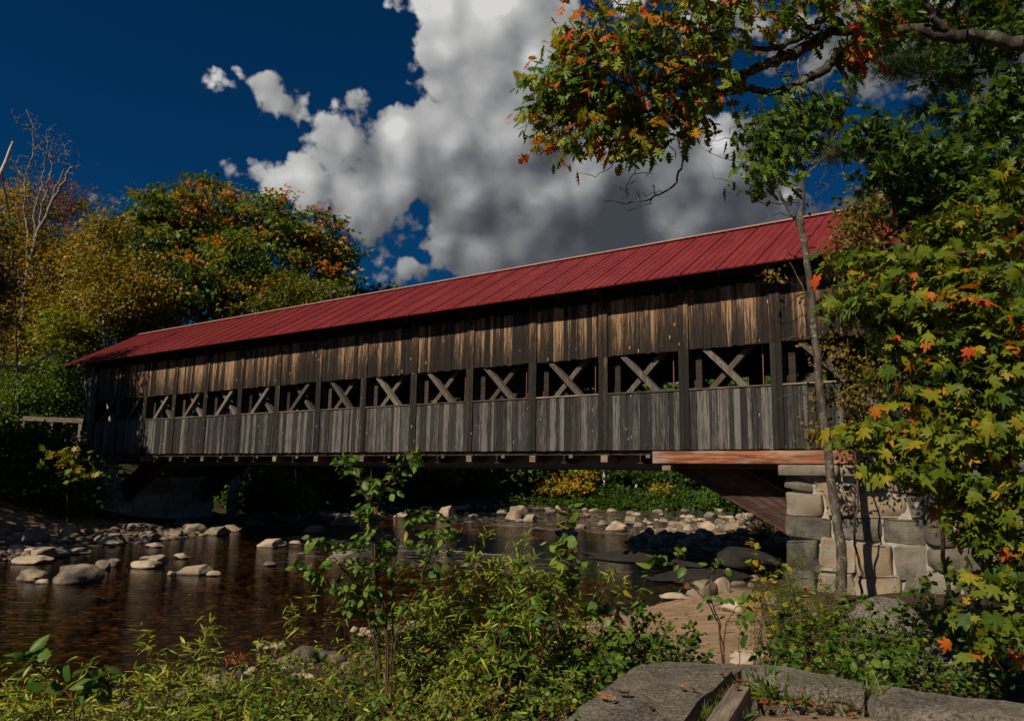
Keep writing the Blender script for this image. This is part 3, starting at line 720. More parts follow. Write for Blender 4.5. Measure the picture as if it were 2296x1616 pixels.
# roof: ribbed metal sheets on both slopes
def roof_slope(sgn):
    yc = BW / 2
    ye = yc - sgn * (BW / 2 + OV) if True else 0
    def P(x, t, h):      # t 0 eave .. 1 ridge ; h off the sheet
        y = ye + (yc - ye) * t; z = HE + (HR - HE) * t
        sl = math.atan2(HR - HE, abs(yc - ye))
        return (x, y - sgn * h * math.sin(sl), z + h * math.cos(sl))
    prof = []; x = XL; i = 0
    step = 0.2285
    while x < XR - 0.1:
        hh = 0.034 if i % 4 == 0 else 0.018
        wr = 0.022 if i % 4 == 0 else 0.016
        prof += [(x, 0.0), (x + 0.010, hh), (x + 0.010 + wr, hh), (x + 0.02 + wr, 0.0)]
        x += step; i += 1
    prof.append((XR, 0.0))
    n = len(prof); vs = []; fs = []
    for t in (0.0, 1.0):
        for (x, h) in prof: vs.append(P(x, t, h))
    for i in range(n - 1):
        f = (i, i + 1, n + i + 1, n + i); fs.append(f if sgn > 0 else f[::-1])
    mb = MB(); mb.poly(vs, fs, 0.5)
    # thin drip edge gives the sheet its thickness
    a = P(XL, 0, -0.03); b = P(XR, 0, -0.03); c = P(XR, 0, 0.0); d = P(XL, 0, 0.0)
    mb.poly([a, b, c, d], [(0, 1, 2, 3)], 0.5)
    sheet = mb.build('roof_sheet', M['roof'], br)
    mb = MB(); a, b, c, d = P(XL + .01, 0.01, -0.02), P(XR - .01, 0.01, -0.02), P(XR - .01, 1, -0.02), P(XL + .01, 1, -0.02)
    mb.poly([a, b, c, d], [(0, 3, 2, 1)], 0.5); mb.build('underside', M['roof_under'], sheet)
    # gable barge boards
    for xx in (XL + 0.02, XR - 0.02):
        mb = MB(); mb.beam(P(xx, 0, -0.11), P(xx, 0.995, -0.11), 0.16, 0.035, (1, 0, 0)); mb.build('barge_board', M['rafter'], sheet)
    for j in range(5):
        t = 0.03 + j * 0.22
        mb = MB(); p, q = P(XL + .05, t, -0.055), P(XR - .05, t, -0.055); mb.beam(p, q, 0.10, 0.05, (0, 0, 1)); mb.build('purlin', M['rafter'], br)
    for k in range(0, NB + 1):
        x = k * SP
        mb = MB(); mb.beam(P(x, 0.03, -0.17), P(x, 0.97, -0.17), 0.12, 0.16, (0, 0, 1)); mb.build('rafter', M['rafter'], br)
        mb = MB(); p = Vector(P(x, 0.12, -0.24)); q = Vector((x, (0.02 if sgn > 0 else BW - 0.02), HS - 0.25))
        mb.beam(p, q, 0.11, 0.13, (1, 0, 0)); mb.build('eave_bracket', M['rafter'], br)
        if k < NB:
            x = (k + 0.5) * SP
            mb = MB(); mb.beam(P(x, 0.03, -0.15), P(x, 0.97, -0.15), 0.09, 0.12, (0, 0, 1)); mb.build('rafter', M['rafter'], br)
roof_slope(1); roof_slope(-1)
mb = MB()
for sg in (1, -1):
    yc = BW / 2; sl = math.atan2(HR - HE, yc + OV)
    y1 = yc - sg * 0.17
    mb.poly([(XL - .02, yc, HR + 0.065), (XR + .02, yc, HR + 0.065), (XR + .02, y1, HR + 0.065 - 0.17 * math.tan(sl)), (XL - .02, y1, HR + 0.065 - 0.17 * math.tan(sl))],
            [(0, 1, 2, 3) if sg < 0 else (0, 3, 2, 1)], 0.5)
mb.build('ridge_cap', M['ridge'], br)
# tie beams
for k in range(0, NB + 1):
    mb = MB(); mb.box(k * SP - 0.1, k * SP + 0.1, 0.0, BW, HS + 0.1, HS + 0.3); mb.build('tie_beam', M['rafter'], br)
# end shelter panels: raked side boards beyond the last posts, and boarded gables
for end in (0, 1):
    for y in (0.0, BW):
        mb = MB(); n = 6
        for i in range(n):
            if end == 0:
                xa, xb = -0.12 - i * 0.19, -0.12 - (i + 1) * 0.19 + 0.012
            else:
                xa, xb = NB * SP + 0.12 + i * 0.19, NB * SP + 0.12 + (i + 1) * 0.19 - 0.012
            zb = 0.0 + (i * 0.62)
            x0, x1 = min(xa, xb), max(xa, xb)
            dz = 0.55
            if end == 0: vs = [(x0, y - .012, zb + dz), (x1, y - .012, zb), (x1, y + .012, zb), (x0, y + .012, zb + dz)]
            else: vs = [(x0, y - .012, zb), (x1, y - .012, zb + dz), (x1, y + .012, zb + dz), (x0, y + .012, zb)]
            vs = vs + [(a, b, HS + 0.3) for (a, b, _) in vs]
            mb.poly(vs, [(0, 3, 2, 1), (4, 5, 6, 7), (0, 1, 5, 4), (1, 2, 6, 5), (2, 3, 7, 6), (3, 0, 4, 7)], R.random())
        mb.build('shelter_panel', M['siding_lower'], br)
    xg = -1.2 if end == 0 else NB * SP + 1.2
    mb = MB(); y = 0.0
    while y < BW - 0.01:
        yy = y + 0.19; top = lambda q: HE + (HR - HE) * (1 - abs(q - BW / 2) / (BW / 2 + OV)) - 0.1
        mid = (y + yy) / 2
        zb = HS + 0.1 if 0.5 < mid < BW - 0.5 else HS - 1.0
        vs = [(xg - .012, y + .004, zb), (xg + .012, y + .004, zb), (xg + .012, yy - .004, zb), (xg - .012, yy - .004, zb),
              (xg - .012, y + .004, top(y)), (xg + .012, y + .004, top(y)), (xg + .012, yy - .004, top(yy)), (xg - .012, yy - .004, top(yy))]
        mb.poly(vs, [(0, 3, 2, 1), (4, 5, 6, 7), (0, 1, 5, 4), (1, 2, 6, 5), (2, 3, 7, 6), (3, 0, 4, 7)], R.random())
        y = yy
    mb.build('gable_boards', M['siding_upper'], br)

def ground_px(px, py, zmin=-9.0):
    d = ray(px, py); t = 2.0
    ts = 2.0 * 1.008 ** np.arange(560)
    x, y, z = d.x * ts, d.y * ts, EYE + d.z * ts
    hit = np.nonzero(z <= np.maximum(Hgt(x, y), zmin))[0]
    i = hit[0] if len(hit) else -1
    return Vector((x[i], y[i], z[i]))
# ------------------------------------------------------------------ rocks
def ico(sub):
    import bmesh
    bm = bmesh.new(); bmesh.ops.create_icosphere(bm, subdivisions=sub, radius=1.0)
    v = np.array([p.co[:] for p in bm.verts]); f = np.array([[q.index for q in p.verts] for p in bm.faces]); bm.free(); return v, f
ICO = {k: ico(k) for k in (2, 3, 4)}
def rock_shape(sub, seed, angular=0.5, cuts=9, rough=0.10):
    r = np.random.default_rng(seed); v, f = ICO[sub]; v = v.copy()
    for _ in range(cuts):
        nrm = r.normal(size=3); nrm /= np.linalg.norm(nrm); d = r.uniform(0.55, 0.92)
        s = v @ nrm; over = np.maximum(0, s - d)
        v -= np.outer(over * (0.55 + 0.45 * angular), nrm)
    out = np.empty_like(v)
    sd_ = float(seed % 97)
    for i, p in enumerate(v):
        q = Vector(p) * 1.3 + Vector((sd_, sd_ * .7, -sd_))
        k = 1 + rough * mn.noise(q) * 1.6 + rough * 0.5 * mn.noise(q * 3.1) + rough * 0.22 * mn.noise(q * 9)
        out[i] = p * k
    out /= np.abs(out).max(axis=0)
    return out, f
ROCKS = []
for i in range(14):
    v, f = rock_shape(4, 100 + i, 0.35 + 0.6 * (i % 3) / 2, 9 + i % 7, 0.13)
    me = mesh_np('boulder', v, f, None, True); me.set_sharp_from_angle(angle=rad(28)); me.materials.append(M['boulder']); ROCKS.append(me)
ROCKS_S = [rock_shape(2, 300 + i, 0.3, 5, 0.08) for i in range(8)]
def rock_at(p, sx, sy, sz, label, group=None, seed=None, name='boulder', rot=None, cat='boulder', tilt=0.12, sink=0.35, mat=None):
    k = R.randrange(14) if seed is None else seed
    me_ = ROCKS[k]
    if mat is not None: me_ = me_.copy(); me_.materials.clear(); me_.materials.append(mat)
    o = bpy.data.objects.new(name, me_); COL.objects.link(o)
    o.scale = (sx, sy, sz); o.rotation_euler = (R.uniform(-tilt, tilt), R.uniform(-tilt, tilt), R.uniform(0, 6.28) if rot is None else rot)
    o.location = (p[0], p[1], p[2] + sz * (1 - 2 * sink))
    return tag(o, label, cat, group)
def rock_px(px, py, wpx, hpx, label, z=None, group=None, seed=None, deep=0.8, rot=0.0, mat=None, cat='boulder', sink=0.3):
    p = ground_px(px, py, 0.0); k = p.y / FPX
    sx = wpx * k / 2; hz_ = hpx * k / 2 / (1 - sink) * 0.95
    p = p + Vector((0, sx * deep * 0.8, 0))
    return rock_at(p, sx * 1.05, sx * deep, hz_, label, group, seed, rot=rot, tilt=0.05, sink=sink, mat=mat, cat=cat)
rock_px(60, 1304, 76, 30, 'rounded pale boulder at the left edge, beside the largest river boulder', seed=0)
rock_px(147, 1311, 116, 44, 'largest pale tan boulder standing in the water on the left', seed=3)
rock_px(92, 1310, 36, 11, 'small stone breaking the water before the two big pale boulders', seed=2)
rock_px(55, 1266, 92, 20, 'low smooth boulder behind the rounded pale one, near the left edge', seed=4)
rock_px(70, 1252, 120, 26, 'dark grey boulder at the shore behind the low smooth boulder', seed=5)
rock_px(226, 1277, 36, 22, 'small round stone in front of its twin, right of the largest boulder', seed=6)
rock_px(246, 1271, 40, 18, 'round stone half hidden behind a smaller one, right of the largest boulder', seed=7)
rock_px(315, 1276, 62, 24, 'blocky stone in the stream left of the long flat stone', seed=1)
rock_px(342, 1268, 50, 24, 'angular stone touching the blocky stone in midstream', seed=3, rot=.6)
rock_px(328, 1254, 40, 7, 'thin flat stone just awash behind the blocky stone', seed=2)
rock_px(403, 1253, 36, 14, 'small lone stone standing behind the long flat stone', seed=8)
rock_px(432, 1290, 92, 24, 'long flat reddish stone lying in midstream', seed=5, rot=0.1, deep=.4)
rock_px(478, 1292, 34, 12, 'rounded stone at the right tip of the long flat stone', seed=9)
rock_px(381, 1291, 20, 12, 'little grey stone at the left tip of the long flat stone', seed=10)
rock_px(603, 1228, 58, 20, 'smooth rounded boulder alone in dark water before the bridge', seed=11)
rock_px(602, 1270, 30, 12, 'small stone alone in dark water below the smooth rounded boulder', seed=12)
rock_px(662, 1220, 32, 8, 'flat dark stone right of the smooth rounded boulder', seed=2)
rock_px(697, 1224, 34, 14, 'stone awash beside the tall alder stems', seed=7)
rock_px(675, 1244, 18, 7, 'tiny tan stone below the flat dark stone', seed=13)
rock_px(762, 1262, 84, 26, 'pale slabby boulder half hidden by the tall alder shrub', seed=3)
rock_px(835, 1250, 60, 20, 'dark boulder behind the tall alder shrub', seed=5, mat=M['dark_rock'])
for (x, y, w_, h_) in ((700, 1195, 50, 18), (770, 1180, 60, 22), (840, 1165, 50, 16), (720, 1165, 44, 20), (650, 1170, 50, 24), (900, 1160, 40, 12)):
    rock_px(x, y, w_, h_, 'dark stone in the shaded stony shore under the bridge', group='dark stones under the bridge')
rock_px(1158, 1166, 56, 34, 'tall grey pointed boulder in the sunlit river beyond the bridge', seed=3)
rock_px(1190, 1170, 34, 18, 'tan boulder leaning on the tall grey pointed boulder', seed=11)
rock_px(1275, 1196, 34, 14, 'stone in the rapids left of the broad pink boulder', seed=7)
rock_px(1386, 1190, 54, 24, 'broad pink boulder in the rapids beyond the bridge', seed=0)
rock_px(1352, 1180, 26, 14, 'round stone left of the broad pink boulder', seed=12)
rock_px(1415, 1176, 30, 10, 'bluish stone just behind the broad pink boulder', seed=13)
rock_px(1270, 1200, 56, 16, 'pale pointed stone beside white water', seed=1)
rock_px(1000, 1158, 44, 26, 'blue-grey angular boulder at the dark far shore', seed=5)
rock_px(1590, 1128, 50, 40, 'big angular boulder among shrubs at the top of the stone bar', seed=3, rot=.5)
# beach boulders
rock_px(1578, 1338, 76, 36, 'tan boulder at the head of the sand beach below the dark ledge', z=0.12, seed=3)
rock_px(1625, 1332, 44, 38, 'rounded boulder touching the tan beach boulder on its right', z=0.15, seed=6)
rock_px(1650, 1375, 54, 26, 'grey boulder sunk in the sand of the beach', z=0.3, seed=8)
rock_px(1520, 1345, 70, 14, 'long tan rock at the water edge of the beach', z=0.05, seed=2)
rock_px(1772, 1372, 64, 38, 'dark boulder at the foot of the bushes by the beach', z=0.35, seed=5, mat=M['rubble'])
rock_px(1690, 1492, 84, 26, 'pale rounded boulder between beach and kerb slabs', z=0.72, seed=7)
# dark ledges by the abutment, their shadow put into the rock colour
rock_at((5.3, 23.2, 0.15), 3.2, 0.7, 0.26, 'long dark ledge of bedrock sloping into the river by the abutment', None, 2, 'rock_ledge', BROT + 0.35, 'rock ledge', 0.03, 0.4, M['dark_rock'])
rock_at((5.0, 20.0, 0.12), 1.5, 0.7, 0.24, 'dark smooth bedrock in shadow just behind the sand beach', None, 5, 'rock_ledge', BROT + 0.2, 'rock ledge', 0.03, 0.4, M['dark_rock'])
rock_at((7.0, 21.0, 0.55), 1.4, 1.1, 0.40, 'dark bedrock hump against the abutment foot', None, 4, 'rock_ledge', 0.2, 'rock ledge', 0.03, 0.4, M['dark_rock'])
# right-hand boulders below and before the wing wall
rock_px(2030, 1462, 200, 110, 'broad flat grey boulder behind the right-hand bushes', z=0.95, seed=2, deep=.9, mat=M['slab'], sink=.2)
rock_px(2010, 1535, 130, 84, 'pointed grey boulder behind the kerb slabs', z=0.95, seed=1, mat=M['slab'], sink=.15)
rock_px(2160, 1562, 210, 100, 'large lichened boulder behind the right-hand kerb slab', z=0.95, seed=3, mat=M['slab'], sink=.2)
rock_px(2290, 1500, 170, 70, 'grey boulder at the right edge under the maple', z=1.05, seed=5, mat=M['slab'], sink=.2)
# left bank boulders
GB = 'boulders along the shaded left bank'
for (x, y, w_, h_, s_d) in ((60, 1215, 86, 50, 3), (130, 1200, 90, 44, 5), (180, 1220, 60, 30, 0), (238, 1222, 100, 44, 2), (320, 1215, 70, 36, 7), (300, 1190, 90, 34, 1), (385, 1205, 66, 30, 4),
                            (425, 1196, 70, 36, 3), (480, 1200, 80, 34, 5), (520, 1192, 60, 26, 6), (400, 1178, 60, 24, 7), (340, 1228, 50, 20, 8), (120, 1240, 60, 22, 9),
                            (30, 1238, 70, 28, 10), (160, 1243, 70, 24, 11), (560, 1180, 60, 30, 12), (600, 1165, 60, 34, 13), (20, 1192, 60, 26, 3)):
    rock_px(x, y, w_ * .8, h_ * .62, 'boulder lying with others along the shaded left bank', z=0.02, group=GB, seed=s_d)
# stone bar beyond the bridge: the larger stones one by one
GS = 'sunlit stones of the stone bar'
for i in range(130):
    px = R.uniform(1410, 1740); py = R.uniform(1150, 1228)
    if py > 1150 + 78 * (1 - 0.35 * abs((px - 1560) / 160) ** 2) + 4: continue
    p = on_level(px, py, 0.1); s_b = R.uniform(0.18, 0.42) * (1.25 if R.random() < .2 else 1)
    z = max(H1(p.x, p.y), -0.05)
    rock_at((p.x, p.y, z), s_b, s_b * R.uniform(.6, .9), s_b * R.uniform(.5, .75), 'rounded sunlit stone among many on the stone bar', GS, cat='river stone', name='river_stone', sink=.25)
GR = 'stones standing in the rapids'
for i in range(70):
    px = R.uniform(760, 1720); py = 1134 + abs(R.gauss(0, 1)) * 16
    p = on_level(px, py, 0.0)
    if py > 1200 or p.y > 66: continue
    s_b = R.uniform(0.22, 0.5) * (p.y / 45)
    rock_at((p.x, p.y, -0.02), s_b, s_b * R.uniform(.6, .9), s_b * R.uniform(.35, .6), 'rounded stone among many in the sunlit rapids', GR, cat='river stone', name='river_stone', sink=.3)
GN = 'pale pebbles at the near water edge'
for (cx0, cy0, sx_, sy_, n_) in ((680, 1492, 70, 18, 26), (905, 1412, 60, 10, 20), (620, 1452, 28, 6, 6), (820, 1418, 30, 8, 8), (690, 1530, 60, 20, 10)):
    for i in range(n_):
        p = on_level(cx0 + R.gauss(0, .55) * sx_, cy0 + R.gauss(0, .6) * sy_, 0.02); s_b = R.uniform(0.05, 0.12)
        rock_at((p.x, p.y, 0.01), s_b, s_b * R.uniform(.6, .95), s_b * R.uniform(.5, .7), 'pale pebble in the heap at the near water edge', GN, cat='pebble', name='pebble', sink=.25)
rock_px(440, 1570, 52, 18, 'single reddish stone in shallow water between the willow stems', seed=11)

# uncountable cobbles: river bed, shores and bar
def scatter_cobbles(name, pts, smin, smax, flat=(.45, .7), kind='stuff', mat='cobble', label=None, cat=None):
    Vs, Fs, Rs = [], [], []; base = 0
    for (x, y) in pts:
        v, f = ROCKS_S[R.randrange(8)]
        s = smin + (smax - smin) * R.random() ** 2.2
        a = R.uniform(0, 6.28); ca, sa = math.cos(a), math.sin(a)
        sc_ = np.array([s, s * R.uniform(.6, .95), s * R.uniform(*flat)])
        q = v * sc_; q = np.stack([q[:, 0] * ca - q[:, 1] * sa, q[:, 0] * sa + q[:, 1] * ca, q[:, 2]], 1)
        q += np.array([x, y, 0.0]); Vs.append(q); Fs.append(f + base); base += len(v); Rs.append((len(v), R.random(), s))
    P_ = np.array(pts); zz = Hgt(P_[:, 0], P_[:, 1])
    for q, z, (_, _, s) in zip(Vs, zz, Rs): q[:, 2] += z + s * 0.12
    rn = np.concatenate([np.full(n, r) for n, r, _ in Rs])
    o = link_mesh(name, mesh_np(name, np.concatenate(Vs), np.concatenate(Fs), rn, True), M[mat])
    return tag(o, label, cat, None, kind)
pts = []
while len(pts) < 1500:           # near bed and left water
    x, y = R.uniform(-17, 4), R.uniform(7, 33)
    if R.random() > 9.0 / y: continue
    d = float(sdist(np.array([x]), np.array([y]))[0])
    if d < 0.3 and d > -9: pts.append((x, y))
scatter_cobbles('bed_cobbles', pts, 0.07, 0.26, label='brown cobbles lying on the river bed under the water', cat='cobbles')
pts = []
while len(pts) < 1300:           # shores
    x, y = R.uniform(-22, 20), R.uniform(9, 66)
    d = float(sdist(np.array([x]), np.array([y]))[0])
    if -0.9 < d < 2.4 and R.random() < math.exp(-abs(d)): pts.append((x, y))
for i in range(1700):
    x, y = R.uniform(4.5, 20), R.uniform(28.5, 48); d = float(sdist(np.array([x]), np.array([y]))[0])
    if d > -0.5: pts.append((x, y))
for i in range(1000):
    x, y = R.uniform(-24, -12), R.uniform(20, 36); d = float(sdist(np.array([x]), np.array([y]))[0])
    if -0.4 < d < 3.5: pts.append((x, y))
pts = [p for p in pts if not (p[1] < 18.5 and p[0] > -0.5)]
scatter_cobbles('shore_cobbles', pts, 0.07, 0.30, label='grey and tan cobbles spread along the shores and stone bar', cat='cobbles')

pts = [(R.uniform(0.2, 5.4), R.uniform(6.8, 17.5)) for _ in range(520)]
scatter_cobbles('beach_pebbles', pts, 0.012, 0.045, label='tiny pebbles strewn over the sand beach', cat='pebbles')
# ------------------------------------------------------------------ abutments
def masonry_wall(name, parent, org, ux, L_, z0, z1, course, minw, maxw, mat, depth=0.5, bulge=0.05, batter=0.0, outn=None, irregular=0.0, jit=0.02):
    """wall face along ux (unit, world) from org; outn outward normal; individual stones with joints, over a mortar core"""
    outn = outn.normalized(); Vs = []; Fs = []; Rs = []; base = 0
    z = z0
    while z < z1 - 0.05:
        hgt_ = min(R.uniform(*course), z1 - z)
        if z1 - (z + hgt_) < course[0] * .5: hgt_ = z1 - z
        x = -R.uniform(0, minw * .5)
        x = 0.0
        while x < L_ - 0.02:
            w_ = R.uniform(minw, maxw)
            if L_ - (x + w_) < minw * .6: w_ = L_ - x
            v, f = rock_shape(3, R.randrange(100000), 0.9, 0, 0.05)
            # superellipsoid block
            e = 0.10 if irregular < .3 else (0.16 if irregular < .6 else 0.3)
            q = np.sign(v) * np.abs(v) ** e; q /= np.abs(q).max(0)
            g_ = 0.010 + irregular * .014
            zj = irregular * R.uniform(-.12, .12); 
            sx_, sz_, sy_ = w_ / 2 - g_, hgt_ / 2 - g_, depth / 2
            tx = x + w_ / 2; tz = z + hgt_ / 2 + zj * .5
            bt = batter * (tz - z0)
            ctr = org + ux * tx + Vector((0, 0, tz)) - outn * (depth / 2 - R.uniform(0, bulge) + bt)
            rot = irregular * R.uniform(-.2, .2)
            qa = q[:, 0] * sx_; qc = q[:, 2] * sz_ * (1 + irregular * .12)
            qa2 = qa * math.cos(rot) - qc * math.sin(rot); qc2 = qa * math.sin(rot) + qc * math.cos(rot)
            amp = np.array([mn.noise(Vector((a * 3 + tx * 5, b * 2, c * 3 + tz * 5))) for a, b, c in zip(qa, q[:, 1], qc)]) * jit * 2.2
            sh = np.array([mn.noise_vector(Vector((a * 2.2 + tx * 3, 0, c * 2.2 + tz * 3)))[:] for a, c in zip(qa, qc)]) * irregular * .11
            qa2 = qa2 + sh[:, 0]; qc2 = qc2 + sh[:, 2]
            W_ = np.array(ctr)[None] + np.outer(qa2, np.array(ux)) + np.outer(q[:, 1] * sy_ + amp, np.array(outn)) + np.outer(qc2, [0, 0, 1])
            Vs.append(W_); Fs.append(f + base); base += len(v); Rs.append(np.full(len(v), R.random()))
            x += w_
        z += hgt_
    V_ = np.concatenate(Vs) - np.array(parent.location)
    o = link_mesh(name, mesh_np(name, V_, np.concatenate(Fs), np.concatenate(Rs), True), mat, parent)
    return o
def core(parent, pts, z0, z1, inset_top, name='mortar_core'):
    mb = MB(); n = len(pts); c = sum((Vector((p[0], p[1], 0)) for p in pts), Vector()) / n
    vs = [(p[0], p[1], z0) for p in pts] + [(p[0] + (c.x - p[0]) * inset_top, p[1] + (c.y - p[1]) * inset_top, z1) for p in pts]
    vs = [Vector(v) - parent.location for v in vs]
    fs = [tuple(range(n - 1, -1, -1)), tuple(range(n, 2 * n))] + [(i, (i + 1) % n, n + (i + 1) % n, n + i) for i in range(n)]
    mb.poly(vs, fs); return mb.build(name, M['mortar'], parent)
TOPZ = P0.z - 0.345
# right abutment
o0 = bpt(14.02 * SP, -0.05, -P0.z); o0.z = 0
ra = empty('stone_abutment', (o0.x, o0.y, 0), 'sunlit abutment of squared tan granite under the right bridge end', 'abutment')
ux = -DD
c0 = bpt(14.08 * SP, 0.06, 0); c1 = bpt(15.3 * SP, 0.06, 0); c2 = bpt(15.3 * SP, BW, 0); c3 = bpt(14.08 * SP, BW, 0)
core(ra, [c0, c1, c2, c3], 0.0, TOPZ - 0.04, 0.03)
masonry_wall('front_face', ra, Vector((o0.x, o0.y, 0)), ux, 1.25 * SP, 0.05, TOPZ - 0.28, (0.5, 0.85), 0.5, 1.05, M['masonry'], 0.55, 0.10, 0.06, -NN, 0.59, 0.09)
masonry_wall('river_face', ra, Vector((o0.x, o0.y, 0)) + NN * 0.3, NN, BW - 0.3, 0.05, TOPZ - 0.28, (0.42, 0.62), 0.45, 0.9, M['masonry'], 0.5, 0.04, 0.06, DD, 0.2)
masonry_wall('bearing_course', ra, Vector((o0.x, o0.y, 0)) + DD * 0.10 - NN * .02, ux, 1.35 * SP, TOPZ - 0.27, TOPZ - 0.003, (0.27, 0.27), 1.1, 1.7, M['masonry'], 0.9, 0.03, 0.0, -NN, 0.0, 0.012)
# wing wall
wo0 = o0 + ux * (1.2 * SP) - NN * 0.1
ww = empty('wing_wall', (wo0.x, wo0.y, 0), 'rough grey rubble wing wall in dappled shade right of the abutment', 'wall')
wdir = (ux * 0.97 - NN * 0.24).normalized(); wn = Vector((wdir.y, -wdir.x, 0))
if wn.y > 0: wn = -wn
masonry_wall('rubble_face', ww, Vector((wo0.x, wo0.y, 0)), wdir, 6.5, 0.2, TOPZ + 0.25, (0.45, 1.0), 0.5, 1.4, M['rubble'], 0.9, 0.16, 0.08, wn, 0.9, 0.09)
a0 = Vector((wo0.x, wo0.y, 0)) - wn * 0.16
core(ww, [a0, a0 + wdir * 6.5, a0 + wdir * 6.5 - wn * 1.5, a0 - wn * 1.5], 0.1, TOPZ + 0.1, 0.03)
ww.children[-1].data.materials[0] = M['rubble']
# left abutment
lo = bpt(0.68 * SP, 0.02, -P0.z); lo.z = 0
la = empty('stone_abutment', (lo.x, lo.y, 0), 'shaded abutment of large granite blocks under the left bridge end', 'abutment')
masonry_wall('river_face', la, Vector((lo.x, lo.y, 0)), NN, BW, -0.1, P0.z - 1.0, (0.36, 0.5), 0.6, 1.5, M['brightened_masonry'], 0.5, 0.04, 0.05, -DD, 0.2)
masonry_wall('front_face', la, Vector((lo.x, lo.y, 0)) + DD * 5.0, -DD, 5.0, -0.1, P0.z - 0.31, (0.38, 0.55), 0.5, 1.1, M['brightened_masonry'], 0.5, 0.03, 0.05, -NN, 0.1)
b0 = bpt(0.62 * SP, 0.12, 0); b1 = bpt(-4.5, 0.12, 0); b2 = bpt(-4.5, BW, 0); b3 = bpt(0.62 * SP, BW, 0)
core(la, [b0, b1, b2, b3], -0.2, P0.z - 1.05, 0.03)
# left approach guard rail
gp0, gp1 = at(48, 938, 39.5), at(190, 944, 38.6)
gr = empty('guard_rail', (gp0.x, gp0.y, H1(gp0.x, gp0.y)), 'grey wooden guard rail leading to the left bridge portal', 'railing')
mb = MB(); mb.beam(gp0 - gr.location, gp1 - gr.location, 0.22, 0.24); mb.build('rail', M['kerb'], gr, 0.02)
for t in (0.05, 0.5, 0.95):
    p = gp0.lerp(gp1, t); q = Vector((p.x, p.y, H1(p.x, p.y) - 0.2)); mb = MB(); mb.beam(q - gr.location, p - Vector((0, 0, 0.13)) - gr.location, 0.16, 0.16, (0, 1, 0)); mb.build('rail_post', M['kerb'], gr)

# ------------------------------------------------------------------ vegetation tools
def T_poly(outline, center, fold=0.25, curl=0.25):
    P_ = [center] + outline; n = len(outline)
    V = np.array([(x, y, -fold * abs(x) - curl * y * y) for x, y in P_], float)
    V[:, 2] += fold * 0.1
    Fc = np.array([(0, 1 + i, 1 + (i + 1) % n) for i in range(n)])
    return V, Fc
def pol(angs):      # (deg from tip axis, r) around (0,.45)
    out = []
    for a, r in angs: out.append((math.sin(rad(a)) * r, 0.45 + math.cos(rad(a)) * r))
    return out
half = [(9, .36), (14, .40), (24, .22), (36, .44), (52, .60), (64, .42), (76, .24), (92, .44), (112, .48), (122, .33), (150, .36)]
LT = {}
LT['maple'] = T_poly(pol([(0, .60)] + half + [(180, .26)] + [(-a, r) for a, r in reversed(half)]), (0, .42), 0.22, 0.22)
oh = [(.055, .90), (.15, .84), (.07, .72), (.30, .68), (.10, .54), (.34, .46), (.08, .34), (.20, .24), (.05, .14)]
LT['oak'] = T_poly([(0, 1.0)] + oh + [(0, 0)] + [(-x, y) for x, y in reversed(oh)], (0, .5), 0.3, 0.22)
ov = [(.09, .87), (.16, .80), (.20, .68), (.28, .62), (.27, .50), (.32, .42), (.27, .28), (.22, .14)]
LT['ovate'] = T_poly([(0, 1.0)] + ov + [(0, 0)] + [(-x, y) for x, y in reversed(ov)], (0, .45), 0.35, 0.28)
hv = [(.16, .84), (.36, .55), (.42, .30), (.30, .04)]
LT['heart'] = T_poly([(0, 1.0)] + hv + [(0, 0.05)] + [(-x, y) for x, y in reversed(hv)], (0, .40), 0.3, 0.3)
LT['lance'] = (np.array([(0, 0, 0), (.075, .3, -.03), (0, .32, 0), (-.075, .3, -.03), (.06, .65, -.13), (0, .66, -.10), (-.06, .65, -.13), (0, 1, -.27)], float),
               np.array([(0, 1, 2), (0, 2, 3), (1, 4, 5), (1, 5, 2), (2, 5, 6), (2, 6, 3), (4, 7, 5), (5, 7, 6)]))
LT['quad'] = (np.array([(0, 0, 0), (.36, .5, -.14), (0, 1, -.1), (-.36, .5, -.14)], float), np.array([(0, 1, 2), (0, 2, 3)]))
LT['tri6'] = (np.array([(0, 0, 0), (.42, .42, -.1), (.12, .55, 0), (0, 1, -.15), (-.14, .6, -.02), (-.42, .38, -.12)], float), np.array([(0, 1, 2), (0, 2, 4), (2, 3, 4), (0, 4, 5)]))
LT['blade'] = (np.array([(-.03, 0, 0), (.03, 0, 0), (.022, .5, -.08), (-.022, .5, -.08), (0, 1, -.35)], float), np.array([(0, 1, 2), (0, 2, 3), (3, 2, 4)]))
LT['needles'] = (np.array([(0, 0, 0)] + [q for k in range(7) for a in (k * .9 + .3,) for q in ((math.cos(a) * .34 - .012, .78 + .2 * math.sin(a * 3), math.sin(a) * .34), (math.cos(a) * .34 + .03, .80, math.sin(a) * .34 + .02))], float),
                 np.array([(0, 1 + 2 * k, 2 + 2 * k) for k in range(7)]))
def norm_(a): return a / np.maximum(np.linalg.norm(a, axis=-1, keepdims=True), 1e-9)
SUNV = np.array(TO_SUN)
